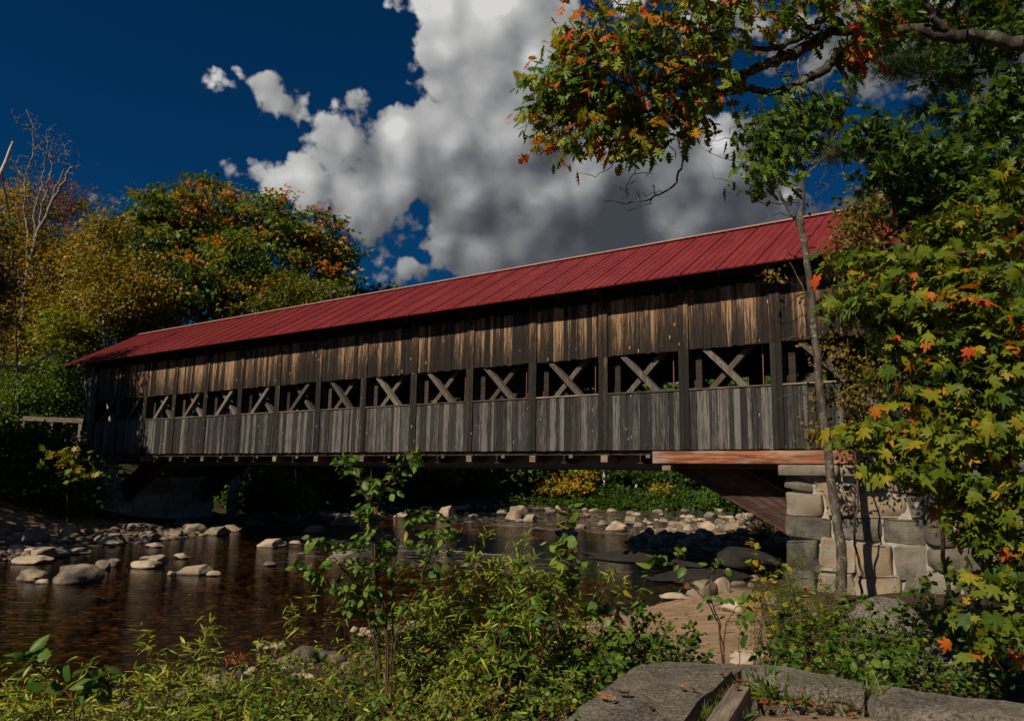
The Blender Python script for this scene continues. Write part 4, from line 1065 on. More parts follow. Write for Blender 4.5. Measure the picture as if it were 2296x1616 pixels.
def leaves_mesh(name, P, D, Nn, S, rnd, tmpl):
    V, Fc = LT[tmpl]; n, k = len(P), len(V)
    D = norm_(D); X = norm_(np.cross(D, Nn)); Z = np.cross(X, D)
    var = 1 + NR.normal(0, .16, (n, 1, 1))
    tw = NR.normal(0, .28, (n, 1, 1))
    vz = V[None, :, 2:3] * (1.2 + NR.normal(0, .9, (n, 1, 1))) + V[None, :, 0:1] * V[None, :, 1:2] * tw * 1.6 + V[None, :, 0:1] * tw
    vv = P[:, None] + S[:, None, None] * (V[None, :, 0:1] * X[:, None] * var + V[None, :, 1:2] * D[:, None] + vz * Z[:, None])
    FF = (Fc[None] + (np.arange(n) * k)[:, None, None]).reshape(-1, 3)
    return mesh_np(name, vv.reshape(-1, 3), FF, np.repeat(np.clip(rnd, 0, 1), k), False)
def tubes_mesh(name, A, B, ra, rb, k=5):
    A, B = np.asarray(A), np.asarray(B); ra, rb = np.asarray(ra), np.asarray(rb)
    D = norm_(B - A); ref = np.where(np.abs(D[:, 2:3]) > .9, np.array([[1., 0, 0]]), np.array([[0, 0, 1.]]))
    X = norm_(np.cross(D, ref)); Y = np.cross(D, X)
    B = B + D * rb[:, None] * .35
    a = np.arange(k) / k * 2 * np.pi; ca, sa = np.cos(a), np.sin(a)
    ring = X[:, None] * ca[None, :, None] + Y[:, None] * sa[None, :, None]
    v = np.concatenate([A[:, None] + ring * ra[:, None, None], B[:, None] + ring * rb[:, None, None]], 1)
    i = np.arange(k); j = (i + 1) % k
    f = np.stack([i, j, j + k, i + k], 1)
    FF = (f[None] + (np.arange(len(A)) * 2 * k)[:, None, None]).reshape(-1, 4)
    return mesh_np(name, v.reshape(-1, 3), FF, None, True)

class Skel:
    def __init__(s): s.p = []; s.par = []; s.w = []; s.fix = []
    def path(s, pts, start=-1, radii=None):
        prev = start
        for i, q in enumerate(pts):
            s.p.append(np.array(q, float)); s.par.append(prev); s.w.append(0.0); s.fix.append(None if radii is None else radii[i]); prev = len(s.p) - 1
        return prev
    def smooth_path(s, pts, radii, start=-1, sub=5, wob=0.02):
        pts = [np.array(q, float) for q in pts]; out = []; rr = []
        for i in range(len(pts) - 1):
            p0 = pts[max(0, i - 1)]; p1 = pts[i]; p2 = pts[i + 1]; p3 = pts[min(len(pts) - 1, i + 2)]
            for j in range(sub):
                t = j / sub
                q = .5 * ((2 * p1) + (-p0 + p2) * t + (2 * p0 - 5 * p1 + 4 * p2 - p3) * t * t + (-p0 + 3 * p1 - 3 * p2 + p3) * t ** 3)
                out.append(q + NR.normal(0, wob, 3) * (1 if (i or j) else 0)); rr.append(radii[i] * (1 - t) + radii[i + 1] * t)
        out.append(pts[-1]); rr.append(radii[-1])
        a = len(s.p); s.path(out, start, rr); return a, len(s.p) - 1
    def grow(s, targets, seg=0.5, wob=0.12, sag=0.0, rise=0.15, bias=0.25):
        root = s.p[0]
        order = np.argsort(np.linalg.norm(targets - np.array(s.p).mean(0), axis=1))
        depth = np.zeros(len(s.p) + len(targets) * 40)
        P_ = np.zeros((len(s.p) + len(targets) * 40, 3)); n = len(s.p); P_[:n] = s.p
        for i in range(n): depth[i] = 0 if s.par[i] < 0 else depth[s.par[i]] + np.linalg.norm(P_[i] - P_[s.par[i]]) * .5
        ends = []
        for ti in order:
            t = targets[ti]; d = np.linalg.norm(P_[:n] - t, axis=1) + bias * depth[:n] * .3 + np.maximum(0, P_[:n, 2] - t[2]) * .5
            k = int(np.argmin(d)); st = P_[k]; L_ = np.linalg.norm(t - st); m = int(min(36, max(2, round(L_ / seg))))
            prev = k; off = NR.normal(0, wob, 3) * L_ * .5
            for j in range(1, m + 1):
                f = j / m; b = math.sin(math.pi * f)
                q = st + (t - st) * f + off * b * .5 + np.array([0, 0, (rise - sag) * L_ * b * .5]) + (NR.normal(0, wob, 3) * min(seg, .6) * .35 if j < m else 0)
                if n >= len(P_): break
                P_[n] = q; depth[n] = depth[prev] + L_ / m
                s.p.append(q); s.par.append(prev); s.w.append(0.0); s.fix.append(None); prev = n; n += 1
            ends.append((ti, prev))
        return ends
    def build(s, name, mat, parent, r0=0.012, expo=0.45, k=5, loc=None, rmax=1e9):
        n = len(s.p); cnt = np.zeros(n); has = np.zeros(n, bool)
        for i in range(n):
            if s.par[i] >= 0: has[s.par[i]] = True
        cnt[~has] = 1
        for i in range(n - 1, -1, -1):
            if s.par[i] >= 0: cnt[s.par[i]] += cnt[i]
        r = np.minimum(r0 * cnt ** expo, rmax)
        for i in range(n):
            if s.fix[i] is not None: r[i] = s.fix[i]
        P_ = np.array(s.p); e = [i for i in range(n) if s.par[i] >= 0]; pa = [s.par[i] for i in e]
        ra = np.minimum(r[pa], np.where([s.fix[i] is not None for i in e], 1e9, r[e] * 1.5)); rb = r[e]
        lc = np.array(loc if loc is not None else parent.location)
        s.r = r
        return link_mesh(name, tubes_mesh(name, P_[pa] - lc, P_[e] - lc, ra, rb, k), mat, parent)

def sample_lobes(lobes, n, shell=2.4):
    C_ = []; Rr = []
    for (px, py, Y, rx, ry, rY) in lobes:
        k = Y / FPX; C_.append(np.array(at(px, py, Y))); Rr.append(np.array([rx * k, rY, ry * k]))
    C_ = np.array(C_); Rr = np.array(Rr); w_ = (Rr[:, 0] * Rr[:, 2]) ** .9; w_ /= w_.sum()
    j = NR.choice(len(lobes), n, p=w_)
    u = norm_(NR.normal(size=(n, 3))) * (NR.random((n, 1)) ** (1 / shell))
    out = C_[j] + u * Rr[j]
    out[:, 2] += 0.25 * Rr[j][:, 2] * (1 - np.abs(u[:, 0])) * 0.3
    return out, C_.mean(0)
def put_leaves(root, mat, ends_p, center, n_per, size, tmpl, spread, flat=0.5, hot=0.0, cw=0.6, upn=1.0, droop=0.3, sun=0.6, jit=0.7, name='foliage', bias=0.0, hot_top=0.0, szv=.22):
    n = len(ends_p); tot = n * n_per
    base = np.repeat(ends_p, n_per, 0)
    P_ = base + NR.normal(size=(tot, 3)) * np.array([spread, spread, spread * flat])
    out = norm_(base - center); out[:, 2] *= .4
    D = out * .7 + NR.normal(0, jit, (tot, 3)) + np.array([0, 0, -droop]) + (P_ - base) / max(spread, 1e-6) * .4
    Nn = np.array([0, 0, upn * .4]) + SUNV * sun * 1.5 + NR.normal(0, .5, (tot, 3)) + out * .2
    cr = NR.random(n)
    pz = (ends_p[:, 2] - ends_p[:, 2].min()) / max(1e-6, np.ptp(ends_p[:, 2]))
    ish = NR.random(n) < (hot + hot_top * pz)
    cr = np.where(ish, .9 + .2 * NR.random(n), cr * .86)
    rnd = np.repeat(cr, n_per) * cw + NR.random(tot) * (1 - cw) * np.where(np.repeat(ish, n_per), 1.1, .85) + bias
    S = size * (1 + NR.normal(0, szv, tot)).clip(.5, 1.6)
    me = leaves_mesh(name, P_ - np.array(root.location), D, Nn, S, rnd, tmpl)
    return link_mesh(name, me, M[mat], root)

def tree(name, label, cat, trunk, lobes, nt, n_per, size, mat, tmpl='quad', spread=.45, bark='bark_dark', group=None, seg=.8, r0=.014, flat=.5, hot=0., hot_top=0.,
         cw=.6, shell=2.4, trunk_r=None, bias=0., droop=.3, wob=.14, k=5, sag=0., rise=.15, rmax=1e9, upn=1., sun=.6, jit=.7, tb=None, part='trunk', fname='foliage', bare=0, expo=.45, szv=.22):
    """trunk: list of (px, py, Y); the first is carried down to the ground"""
    pts = [np.array(at(*q)) for q in trunk]
    if tb is None:
        b = pts[0].copy(); zb = H1(b[0], b[1]) - .05
        if b[2] > zb + .1: b[2] = zb; pts = [b] + pts
        else: pts[0][2] = zb
    root = empty(name, tuple(pts[0]), label, cat, group)
    s = Skel()
    s.smooth_path(pts, [0] * len(pts), sub=4, wob=.03)
    s.fix = [None] * len(s.p)
    if trunk_r is not None:
        n_ = len(s.p); s.fix = [trunk_r * (1 - .6 * i / max(1, n_ - 1)) for i in range(n_)]
    T, c = sample_lobes(lobes, nt, shell)
    T[:, 2] = np.maximum(T[:, 2], 0.25)
    ends = s.grow(T, seg, wob, sag, rise)
    s.build(part, M[bark], root, r0, expo, k, rmax=rmax)
    if n_per: 
        T2 = T if not bare else T[:int(len(T) * (1 - bare))]
        put_leaves(root, mat, T2, c, n_per, size, tmpl, spread, flat, hot, cw, upn, droop, sun, jit, fname, bias, hot_top, szv)
    return root

# ------------------------------------------------------------------ trees behind and left of the bridge
tree('oak_tree', 'big dome-shaped green oak touched with orange behind the left half of the bridge', 'tree', [(590, 1010, 47), (585, 800, 47), (560, 640, 47)],
     [(440, 500, 47, 120, 62, 4), (400, 470, 47, 90, 50, 3), (370, 540, 46, 85, 60, 3), (470, 440, 48, 45, 45, 1.6), (560, 505, 47, 110, 60, 4), (640, 510, 47, 110, 62, 4), (715, 545, 47, 70, 60, 3),
      (745, 610, 47, 60, 55, 3), (600, 590, 47, 170, 70, 5), (480, 600, 46, 150, 80, 5), (520, 680, 46, 170, 60, 5), (660, 660, 47, 110, 45, 4), (410, 680, 45, 90, 60, 3)],
     520, 54, .30, 'l_oak_far', 'tri6', .50, 'bark_dark', seg=1.1, r0=.019, flat=.30, hot=.05, hot_top=.26, shell=3.2, cw=.72, expo=.5)
tree('birch_tree', 'golden-leaved birch filling the left edge below the bare dead crowns', 'tree', [(20, 1000, 43.5), (40, 800, 44), (70, 600, 44)],
     [(50, 470, 44, 80, 70, 2.5), (20, 560, 44, 80, 90, 3), (110, 600, 44, 110, 80, 3), (190, 570, 45, 90, 70, 2.5), (60, 700, 43.5, 110, 80, 3), (170, 690, 44, 100, 60, 3), (250, 640, 45, 70, 60, 2.5), (30, 790, 43, 90, 70, 2.5)],
     560, 46, .19, 'l_birch', 'tri6', .45, 'bark', seg=.8, r0=.010, flat=.7, cw=.45, shell=2.6, trunk_r=.10, bias=.17)
tree('birch_tree', 'thin golden birch with pale twigs between the left edge trees and the big oak', 'tree', [(250, 1000, 41), (235, 800, 41), (240, 560, 41)],
     [(240, 520, 41, 55, 60, 2), (215, 600, 41, 70, 60, 2), (290, 620, 41, 60, 60, 2), (250, 690, 41, 90, 55, 2.5), (330, 660, 41, 70, 60, 2)],
     300, 34, .19, 'l_birch', 'tri6', .42, 'bark_birch', seg=.8, r0=.010, flat=.7, cw=.45, bias=.08, trunk_r=.10)
tree('maple_tree', 'low yellow-orange maple just above the left end of the red roof', 'tree', [(300, 1000, 43), (290, 820, 43), (280, 760, 43)],
     [(250, 745, 43, 90, 45, 2.5), (330, 730, 43, 70, 45, 2.5), (200, 790, 42, 80, 50, 2.5), (290, 700, 43, 70, 30, 2), (150, 740, 41, 70, 50, 2)],
     260, 48, .20, 'l_yellow', 'tri6', .5, 'bark_dark', flat=.35, cw=.6, bias=-.2)
tree('maple_tree', 'bright yellow-green maple seen beside the dark left portal of the bridge', 'tree', [(120, 1040, 42), (130, 900, 42)],
     [(200, 830, 42, 70, 45, 2.5), (130, 860, 42, 80, 60, 2.5), (150, 930, 43, 90, 60, 2.5), (60, 900, 42, 80, 60, 2.5), (260, 800, 43, 50, 30, 2), (300, 900, 46, 120, 60, 3), (20, 960, 42, 70, 50, 2)],
     360, 44, .20, 'l_green', 'tri6', .5, 'bark_dark', flat=.4, cw=.6, bias=.16)
tree('maple_tree', 'small red-leaved maple crown under the bare white branches', 'tree', [(110, 1000, 44), (125, 600, 44), (135, 480, 44)],
     [(140, 440, 44, 50, 48, 1.6), (165, 475, 44, 30, 40, 1.4), (100, 500, 44, 50, 40, 1.5)],
     60, 26, .17, 'l_red', 'tri6', .4, 'bark', cw=.5, r0=.008, flat=.6, bias=-.1)
tree('pine_tree', 'dark green pine top between the golden birch and the big oak', 'tree', [(270, 1000, 50), (268, 700, 50), (265, 490, 50)],
     [(265, 520, 50, 25, 25, 1), (285, 560, 50, 60, 30, 2), (250, 610, 50, 70, 30, 2), (300, 650, 50, 80, 40, 2.5)],
     140, 46, .30, 'l_pine', 'needles', .4, 'bark_dark', flat=.3, cw=.5, trunk_r=.2)
tree('birch_tree', 'pale-green young birch rising right behind the roof below the big oak', 'tree', [(665, 1000, 43), (668, 800, 43), (670, 680, 43)],
     [(640, 680, 43, 60, 35, 1.8), (700, 675, 43, 60, 32, 1.8), (600, 700, 43, 50, 30, 1.6), (745, 665, 43, 40, 25, 1.4), (655, 640, 43, 30, 25, 1)],
     190, 36, .18, 'l_birch', 'tri6', .35, 'bark_birch', cw=.4, bias=-.2, r0=.009, flat=.7)
tree('maple_tree', 'small green treetop just showing over the roof right of the big oak', 'tree', [(835, 1000, 50), (835, 760, 50)],
     [(835, 665, 50, 45, 22, 1.6), (800, 672, 50, 40, 20, 1.5), (880, 668, 50, 34, 22, 1.4), (900, 690, 50, 40, 14, 1.4)],
     110, 34, .22, 'l_green', 'tri6', .4, 'bark_dark', cw=.5, r0=.01)

# bare dead crowns
def bare_tree(name, label, main, r_main, nt, lobes, bark='bark_birch', r0=.011, seg=.5, wob=.16, group=None):
    pts0 = [np.array(at(*q)) for q in main[0]]
    b = pts0[0].copy(); b[2] = H1(b[0], b[1]) - .05; pts0 = [b] + pts0
    root = empty(name, tuple(b), label, 'tree', group)
    s = Skel(); s.smooth_path(pts0, [r_main] + [r_main * (1 - .75 * i / len(pts0)) for i in range(len(pts0) - 1)], sub=5, wob=.04)
    for br_, r_ in zip(main[1:], r_main * np.linspace(.6, .35, max(1, len(main) - 1))):
        q = [np.array(at(*z)) for z in br_]
        k_ = int(np.argmin([np.linalg.norm(p - q[0]) for p in s.p]))
        q[0] = s.p[k_]
        s.smooth_path(q, [r_ * (1 - .8 * i / (len(q) - 1)) for i in range(len(q))], start=k_, sub=5, wob=.05)
    T, c = sample_lobes(lobes, nt, 3)
    s.grow(T, seg, wob, 0, .2, .1)
    s.build('trunk', M[bark], root, r0, .4, 6)
    return root
bare_tree('dead_birch', 'bare white-barked dead birch crown reaching into the blue sky at the left', [
    [(30, 900, 42), (60, 620, 42), (95, 500, 42), (130, 430, 42), (165, 375, 42)],
    [(60, 620, 42), (62, 520, 42), (55, 470, 42), (58, 400, 42), (75, 340, 42), (72, 280, 42), (60, 245, 42)],
    [(85, 520, 42), (100, 440, 42), (115, 380, 42), (108, 320, 42), (112, 285, 42)],
    [(75, 560, 42), (80, 470, 42), (95, 400, 42), (100, 350, 42), (85, 320, 42)],
    [(58, 410, 42), (42, 380, 42), (40, 350, 42)],
    [(100, 490, 42), (130, 410, 42), (150, 360, 42), (140, 320, 42)],
    [(75, 345, 42), (95, 320, 42), (82, 300, 42)]], .12, 260,
    [(60, 270, 42, 35, 30, 1), (150, 340, 42, 30, 45, 1.2), (110, 330, 42, 45, 60, 1.2), (60, 380, 42, 40, 50, 1), (170, 380, 42, 15, 25, .8)], r0=.009, bark='bark_grey_birch')
bare_tree('dead_birch', 'single bare leaning branch tip at the far left edge beside the dead birch', [
    [(40, 900, 40), (25, 560, 40), (12, 440, 40), (-2, 360, 40)], [(20, 520, 40), (8, 470, 40), (-10, 430, 40)]], .06, 30, [(5, 400, 40, 20, 40, .6)], bark='bark_dark')
# low bare limb crossing in front of the left trees
sB = Skel(); bl0 = np.array(at(-60, 830, 31)); rootb = empty('birch_tree', (-21.5, 29.5, H1(-21.5, 29.5)), 'leaning birch outside the left edge whose pale curved limb and leaves reach toward the portal', 'tree')
base_b = np.array([-21.5, 29.5, H1(-21.5, 29.5) - .1])
sB.smooth_path([base_b, base_b + [0.2, .1, 3.0], base_b + [.1, .3, 6.5], base_b + [-.3, .6, 10.0], base_b + [.3, .8, 13.5]], [.24, .2, .17, .12, .05], sub=6)
k0 = 8
sB.smooth_path([sB.p[k0], at(-40, 815, 31), at(20, 822, 31.5), at(70, 818, 32), at(115, 795, 32.4), at(160, 785, 33), at(198, 770, 33.3)], [.10, .08, .065, .05, .035, .02, .008], start=k0, sub=5, wob=.03)
sB.smooth_path([sB.p[-14], at(140, 772, 32.6), at(150, 758, 32.7)], [.03, .02, .006], start=len(sB.p) - 14, sub=4)
lobB = [(-60, 480, 30, 60, 60, 2.5), (-110, 600, 30, 90, 90, 3), (-60, 700, 30, 70, 70, 2.6), (-160, 520, 30, 70, 80, 3), (-30, 620, 31, 36, 50, 1.4), (10, 640, 31, 24, 30, 1)]
TB, cB = sample_lobes(lobB, 240, 2.4)
sB.grow(TB, .8, .14, 0, .15); sB.build('trunk', M['bark_birch'], rootb, .010, .45, 6)
put_leaves(rootb, 'l_birch', TB, cB, 40, .17, 'tri6', .42, .7, cw=.45, bias=-.1)

tree('maple_tree', 'shaded dark maple at the foot of the left portal with a few yellow leaves', 'tree', [(110, 1150, 33), (115, 1080, 33)],
     [(60, 1010, 33, 90, 50, 2), (130, 1060, 32, 80, 50, 2), (40, 1090, 31, 80, 50, 2), (150, 1120, 32, 60, 35, 1.5)],
     240, 40, .20, 'l_dark', 'tri6', .45, 'bark_dark', flat=.35, cw=.55)
tree('maple_sapling', 'cluster of large yellow maple leaves in shade beside the left abutment', 'sapling', [(150, 1160, 29), (150, 1080, 29)],
     [(168, 1048, 29, 26, 18, .6), (146, 1022, 29, 26, 12, .5)],
     11, 6, .26, 'l_yellow', 'maple', .22, 'bark_dark', r0=.008, flat=.5, bias=-.1, sun=.2)
tree('maple_tree', 'tall green tree deep behind the left bridge portal', 'tree', [(60, 1000, 52), (60, 800, 52)],
     [(60, 860, 52, 150, 90, 4), (200, 930, 52, 120, 60, 4), (60, 740, 52, 140, 80, 4), (320, 900, 54, 140, 90, 4), (450, 880, 56, 140, 90, 4)],
     420, 44, .26, 'l_dark', 'tri6', .6, 'bark_dark', flat=.45, bias=.12)
# trees that stand outside the frame on the near left bank and shade the bridge's left end
tree('oak_tree', 'oak on the near left bank just outside the left frame edge', 'tree', [(-420, 1100, 26), (-430, 700, 26), (-430, 500, 26)],
     [(-360, 420, 27, 110, 90, 3), (-480, 430, 27, 130, 110, 3.5), (-420, 300, 27, 110, 90, 3), (-300, 520, 28, 90, 70, 2.6), (-430, 560, 26, 140, 70, 3)],
     260, 42, .30, 'l_oak_far', 'tri6', .55, 'bark', hot=.05, seg=1.0, r0=.016)

for (X_, Y_, hh, lb) in ((-27, 25, 13, 'broad oak on the left bank outside the frame, nearest the bridge'), (-23, 19.5, 11, 'maple on the left bank outside the frame, nearest the river')):
    pu = lambda x, y, z: (1148 + FPX * 0, 0, 0)
    root = empty('maple_tree', (X_, Y_, H1(X_, Y_)), lb, 'tree'); s = Skel(); zb = H1(X_, Y_)
    s.path([(X_, Y_, zb + hh * t) for t in (0, .2, .4, .6, .8)])
    u = norm_(NR.normal(size=(190, 3))) * (NR.random((190, 1)) ** .4) * np.array([4.2, 4.2, hh * .36]) + np.array([X_, Y_, zb + hh * .62])
    s.grow(u, 1.0, .14); s.build('trunk', M['bark'], root, .016)
    put_leaves(root, 'l_green', u, np.array([X_, Y_, zb + hh * .6]), 34, .30, 'tri6', .6, .5)

# ------------------------------------------------------------------ woods beyond the river, seen under the deck
GF = 'trees and bushes on the far bank under the deck'
GB2 = 'trees behind the right half of the bridge'
for (px, top, Y, mt) in ((560, 790, 53, 'l_green'), (640, 780, 54, 'l_dark'), (720, 770, 56, 'l_green'), (800, 770, 58, 'l_dark'), (880, 770, 62, 'l_dark'), (960, 740, 64, 'l_green'), (1040, 740, 70, 'l_dark'), (1120, 720, 72, 'l_green'), (1200, 700, 74, 'l_dark'), (1290, 700, 76, 'l_green'), (1380, 690, 78, 'l_dark'), (1470, 680, 78, 'l_green'), (1560, 660, 76, 'l_dark'), (1650, 650, 74, 'l_green'), (1750, 640, 60, 'l_green'), (1840, 620, 50, 'l_dark'), (1930, 600, 44, 'l_green')):
    hm = (1080 + top) / 2
    tree('tall_tree', 'tall green tree glimpsed through the openings of the bridge', 'tree', [(px, 1100, Y), (px, hm, Y)],
         [(px, hm + 60, Y, 80, 110, 4), (px, top + 60, Y, 55, 60, 3), (px - 20, 1040, Y - 2, 80, 60, 3)], 170, 30, .009 * Y, mt, 'tri6', .011 * Y, 'bark_dark', group=GB2, seg=2.5, flat=.45, bias=.05)
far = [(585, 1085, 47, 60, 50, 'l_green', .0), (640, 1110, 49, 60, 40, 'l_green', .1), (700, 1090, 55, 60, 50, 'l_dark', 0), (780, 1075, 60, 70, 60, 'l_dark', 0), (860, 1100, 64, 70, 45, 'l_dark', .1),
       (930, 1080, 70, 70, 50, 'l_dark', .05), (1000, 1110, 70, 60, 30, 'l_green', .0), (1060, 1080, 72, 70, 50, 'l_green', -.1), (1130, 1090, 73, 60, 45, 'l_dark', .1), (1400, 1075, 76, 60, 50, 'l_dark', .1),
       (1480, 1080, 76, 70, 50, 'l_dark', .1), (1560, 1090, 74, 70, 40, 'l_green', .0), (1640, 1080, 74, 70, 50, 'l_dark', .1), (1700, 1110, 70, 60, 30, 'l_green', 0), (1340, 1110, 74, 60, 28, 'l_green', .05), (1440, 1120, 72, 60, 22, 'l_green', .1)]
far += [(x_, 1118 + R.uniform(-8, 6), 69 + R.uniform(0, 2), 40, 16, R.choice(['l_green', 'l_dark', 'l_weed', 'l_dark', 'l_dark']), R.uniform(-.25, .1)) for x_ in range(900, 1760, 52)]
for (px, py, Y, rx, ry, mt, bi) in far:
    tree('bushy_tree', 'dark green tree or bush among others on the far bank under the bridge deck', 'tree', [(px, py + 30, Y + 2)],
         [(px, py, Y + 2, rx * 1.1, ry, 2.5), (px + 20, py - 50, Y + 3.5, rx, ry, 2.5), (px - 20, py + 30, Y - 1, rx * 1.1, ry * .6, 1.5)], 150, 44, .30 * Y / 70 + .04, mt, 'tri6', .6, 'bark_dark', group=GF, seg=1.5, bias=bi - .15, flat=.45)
tree('maple_tree', 'bright yellow-orange maple glowing on the far bank under the deck', 'tree', [(1260, 1110, 72), (1262, 1060, 72)],
     [(1290, 1068, 71, 45, 18, 1.5), (1250, 1092, 70, 50, 16, 1.5), (1240, 1060, 71, 50, 16, 1.5), (1285, 1095, 70, 30, 14, 1.2)], 110, 34, .26, 'l_yellow', 'tri6', .45, 'bark_birch', flat=.35, r0=.02, bias=.15)
tree('maple_tree', 'small red-topped maple left of the yellow one on the far bank', 'tree', [(1192, 1110, 73), (1192, 1060, 73)],
     [(1195, 1055, 72, 22, 12, 1.0), (1212, 1072, 72, 14, 10, .8), (1530, 1085, 74, 1, 1, .1)], 46, 30, .24, 'l_red', 'tri6', .4, 'bark_birch', r0=.02, bias=.25)
tree('maple_tree', 'yellow-green tree on the far bank between the dark bushes and the red maple', 'tree', [(1140, 1110, 74), (1145, 1070, 74)],
     [(1145, 1050, 73, 60, 18, 2), (1110, 1070, 73, 40, 16, 1.6), (1170, 1080, 73, 30, 16, 1.6)], 90, 36, .26, 'l_yellow', 'tri6', .5, 'bark_birch', flat=.4, bias=-.25)
tree('maple_tree', 'golden bush at the right of the far bank, below the deck near the arch', 'tree', [(1620, 1130, 68), (1620, 1100, 68)],
     [(1610, 1062, 70, 50, 12, 1.5), (1660, 1075, 69, 24, 12, 1.2), (1480, 1100, 70, 20, 16, 1.2)], 60, 34, .24, 'l_yellow', 'tri6', .45, 'bark_dark', flat=.4, bias=-.05)
tree('maple_tree', 'deep red maple on the far bank right of the yellow maple', 'tree', [(1475, 1110, 74), (1475, 1070, 74)],
     [(1470, 1056, 73, 26, 10, 1.0), (1455, 1088, 73, 14, 8, .8)], 34, 28, .24, 'l_red', 'tri6', .4, 'bark_dark', r0=.02, bias=.1)
for (px, top, lean) in ((1188, 1000, 2), (1214, 1000, 0), (1350, 1000, 3), (1425, 1000, -3), (1300, 1000, 2)):
    s = Skel(); b = at(px, 1128, 71.5); b.z = H1(b.x, b.y); t_ = at(px + lean, top, 72)
    root = empty('pale_tree', b, 'slim pale trunk standing on the far bank among coloured leaves', 'tree', 'slim pale trunks on the far bank')
    s.smooth_path([b, b.lerp(t_, .5) + Vector((.15, 0, 0)), t_], [.16, .13, .09], sub=5, wob=.03)
    s.build('trunk', M['bark_birch'], root, .02, .4, 7)
# leaning birch by the left abutment
s = Skel(); b = at(522, 1150, 42); b.z = H1(b.x, b.y); root = empty('birch_tree', b, 'leaning pale birch trunk beside the left abutment under the deck', 'tree')
s.smooth_path([b, at(524, 1110, 42), at(532, 1075, 42.3), at(556, 1040, 42.6), at(585, 1000, 43)], [.34, .30, .27, .24, .2], sub=5, wob=.03); s.build('trunk', M['bark_birch'], root, .02, .4, 9)
tree('bush', 'yellow-green bush right of the leaning birch under the deck', 'bush', [(600, 1150, 40)], [(600, 1080, 41, 45, 34, 1.5), (640, 1110, 41, 50, 30, 1.5), (575, 1130, 40, 40, 16, 1)], 130, 34, .20, 'l_green', 'tri6', .35, 'twig', bias=.1)
tree('bush', 'low olive bush on the stone bar against the right abutment', 'bush', [(1705, 1200, 30)], [(1705, 1175, 30, 34, 26, .8), (1690, 1195, 30, 24, 14, .5), (1725, 1160, 30.5, 20, 18, .6)], 110, 34, .10, 'l_weed', 'lance', .16, 'twig', r0=.006, seg=.4, bias=.02)
tree('bush', 'small dark bush beyond the river at the top right of the stone bar', 'bush', [(1650, 1140, 58)], [(1650, 1105, 58, 40, 24, 1.5), (1610, 1110, 58, 30, 20, 1.2)], 90, 30, .24, 'l_green', 'tri6', .4, 'twig', bias=.05)

# ------------------------------------------------------------------ right side: slender tree, pine, oak bough, maple
base_s = on_level(1884, 1318, 0.62)
YS = base_s.y
root = empty('slender_tree', base_s, 'slender lichened tree trunk forking high up in front of the abutment', 'tree')
s = Skel()
a_, f_ = s.smooth_path([base_s - Vector((0, 0, .2)), at(1888, 1240, YS), at(1872, 1150, YS), at(1860, 1030, YS), at(1842, 900, YS), at(1828, 760, YS), at(1818, 650, YS), at(1806, 560, YS), at(1796, 508, YS)],
                       [.115, .10, .094, .09, .084, .078, .072, .066, .06], sub=5, wob=.008)
s.smooth_path([s.p[f_], at(1800, 440, YS), at(1800, 340, YS), at(1798, 240, YS), at(1792, 150, YS + .1), at(1786, 60, YS + .1)], [.05, .042, .034, .026, .018, .008], start=f_, sub=5, wob=.012)
s.smooth_path([s.p[f_], at(1786, 440, YS), at(1787, 360, YS), at(1784, 270, YS - .1), at(1770, 170, YS - .1)], [.03, .024, .02, .016, .006], start=f_, sub=5, wob=.012)
s.smooth_path([s.p[f_], at(1760, 455, YS), at(1730, 400, YS), at(1690, 330, YS), at(1655, 270, YS), at(1620, 200, YS)], [.045, .036, .03, .022, .015, .005], start=f_, sub=5, wob=.015)
for pts in ([(1830, 770, YS), (1790, 755, YS), (1752, 762, YS)], [(1825, 690, YS), (1780, 600, YS), (1760, 560, YS)], [(1840, 900, YS), (1790, 880, YS), (1745, 895, YS)], [(1800, 330, YS), (1850, 290, YS), (1895, 240, YS)],
            [(1799, 400, YS), (1850, 350, YS), (1900, 345, YS)], [(1730, 400, YS), (1660, 370, YS), (1560, 330, YS)], [(1700, 350, YS), (1650, 310, YS), (1590, 320, YS)], [(1760, 455, YS), (1700, 450, YS), (1640, 410, YS), (1600, 400, YS)],
            [(1797, 480, YS), (1740, 480, YS), (1690, 500, YS)], [(1798, 250, YS), (1840, 200, YS), (1870, 130, YS)]):
    q = [np.array(at(*z)) for z in pts]; k_ = int(np.argmin([np.linalg.norm(p - q[0]) for p in s.p])); q[0] = s.p[k_]
    s.smooth_path(q, [.016 * (1 - .75 * i / (len(q) - 1)) for i in range(len(q))], start=k_, sub=5, wob=.02)
Ts, cs = sample_lobes([(1620, 330, YS, 60, 70, .5), (1700, 300, YS, 60, 90, .5), (1780, 260, YS, 60, 110, .6), (1860, 280, YS, 50, 90, .5), (1880, 380, YS, 50, 50, .5), (1660, 440, YS, 60, 30, .4), (1760, 130, YS, 70, 60, .5), (1830, 440, YS, 30, 40, .4)], 130, 3)
s.grow(Ts, .22, .2, 0, .1, .05); s.build('trunk', M['bark'], root, .0035, .42, 8)
sel = Ts[NR.choice(len(Ts), 26)]
put_leaves(root, 'l_gold', sel, cs, 3, .085, 'ovate', .05, 1, cw=.6, bias=.1)
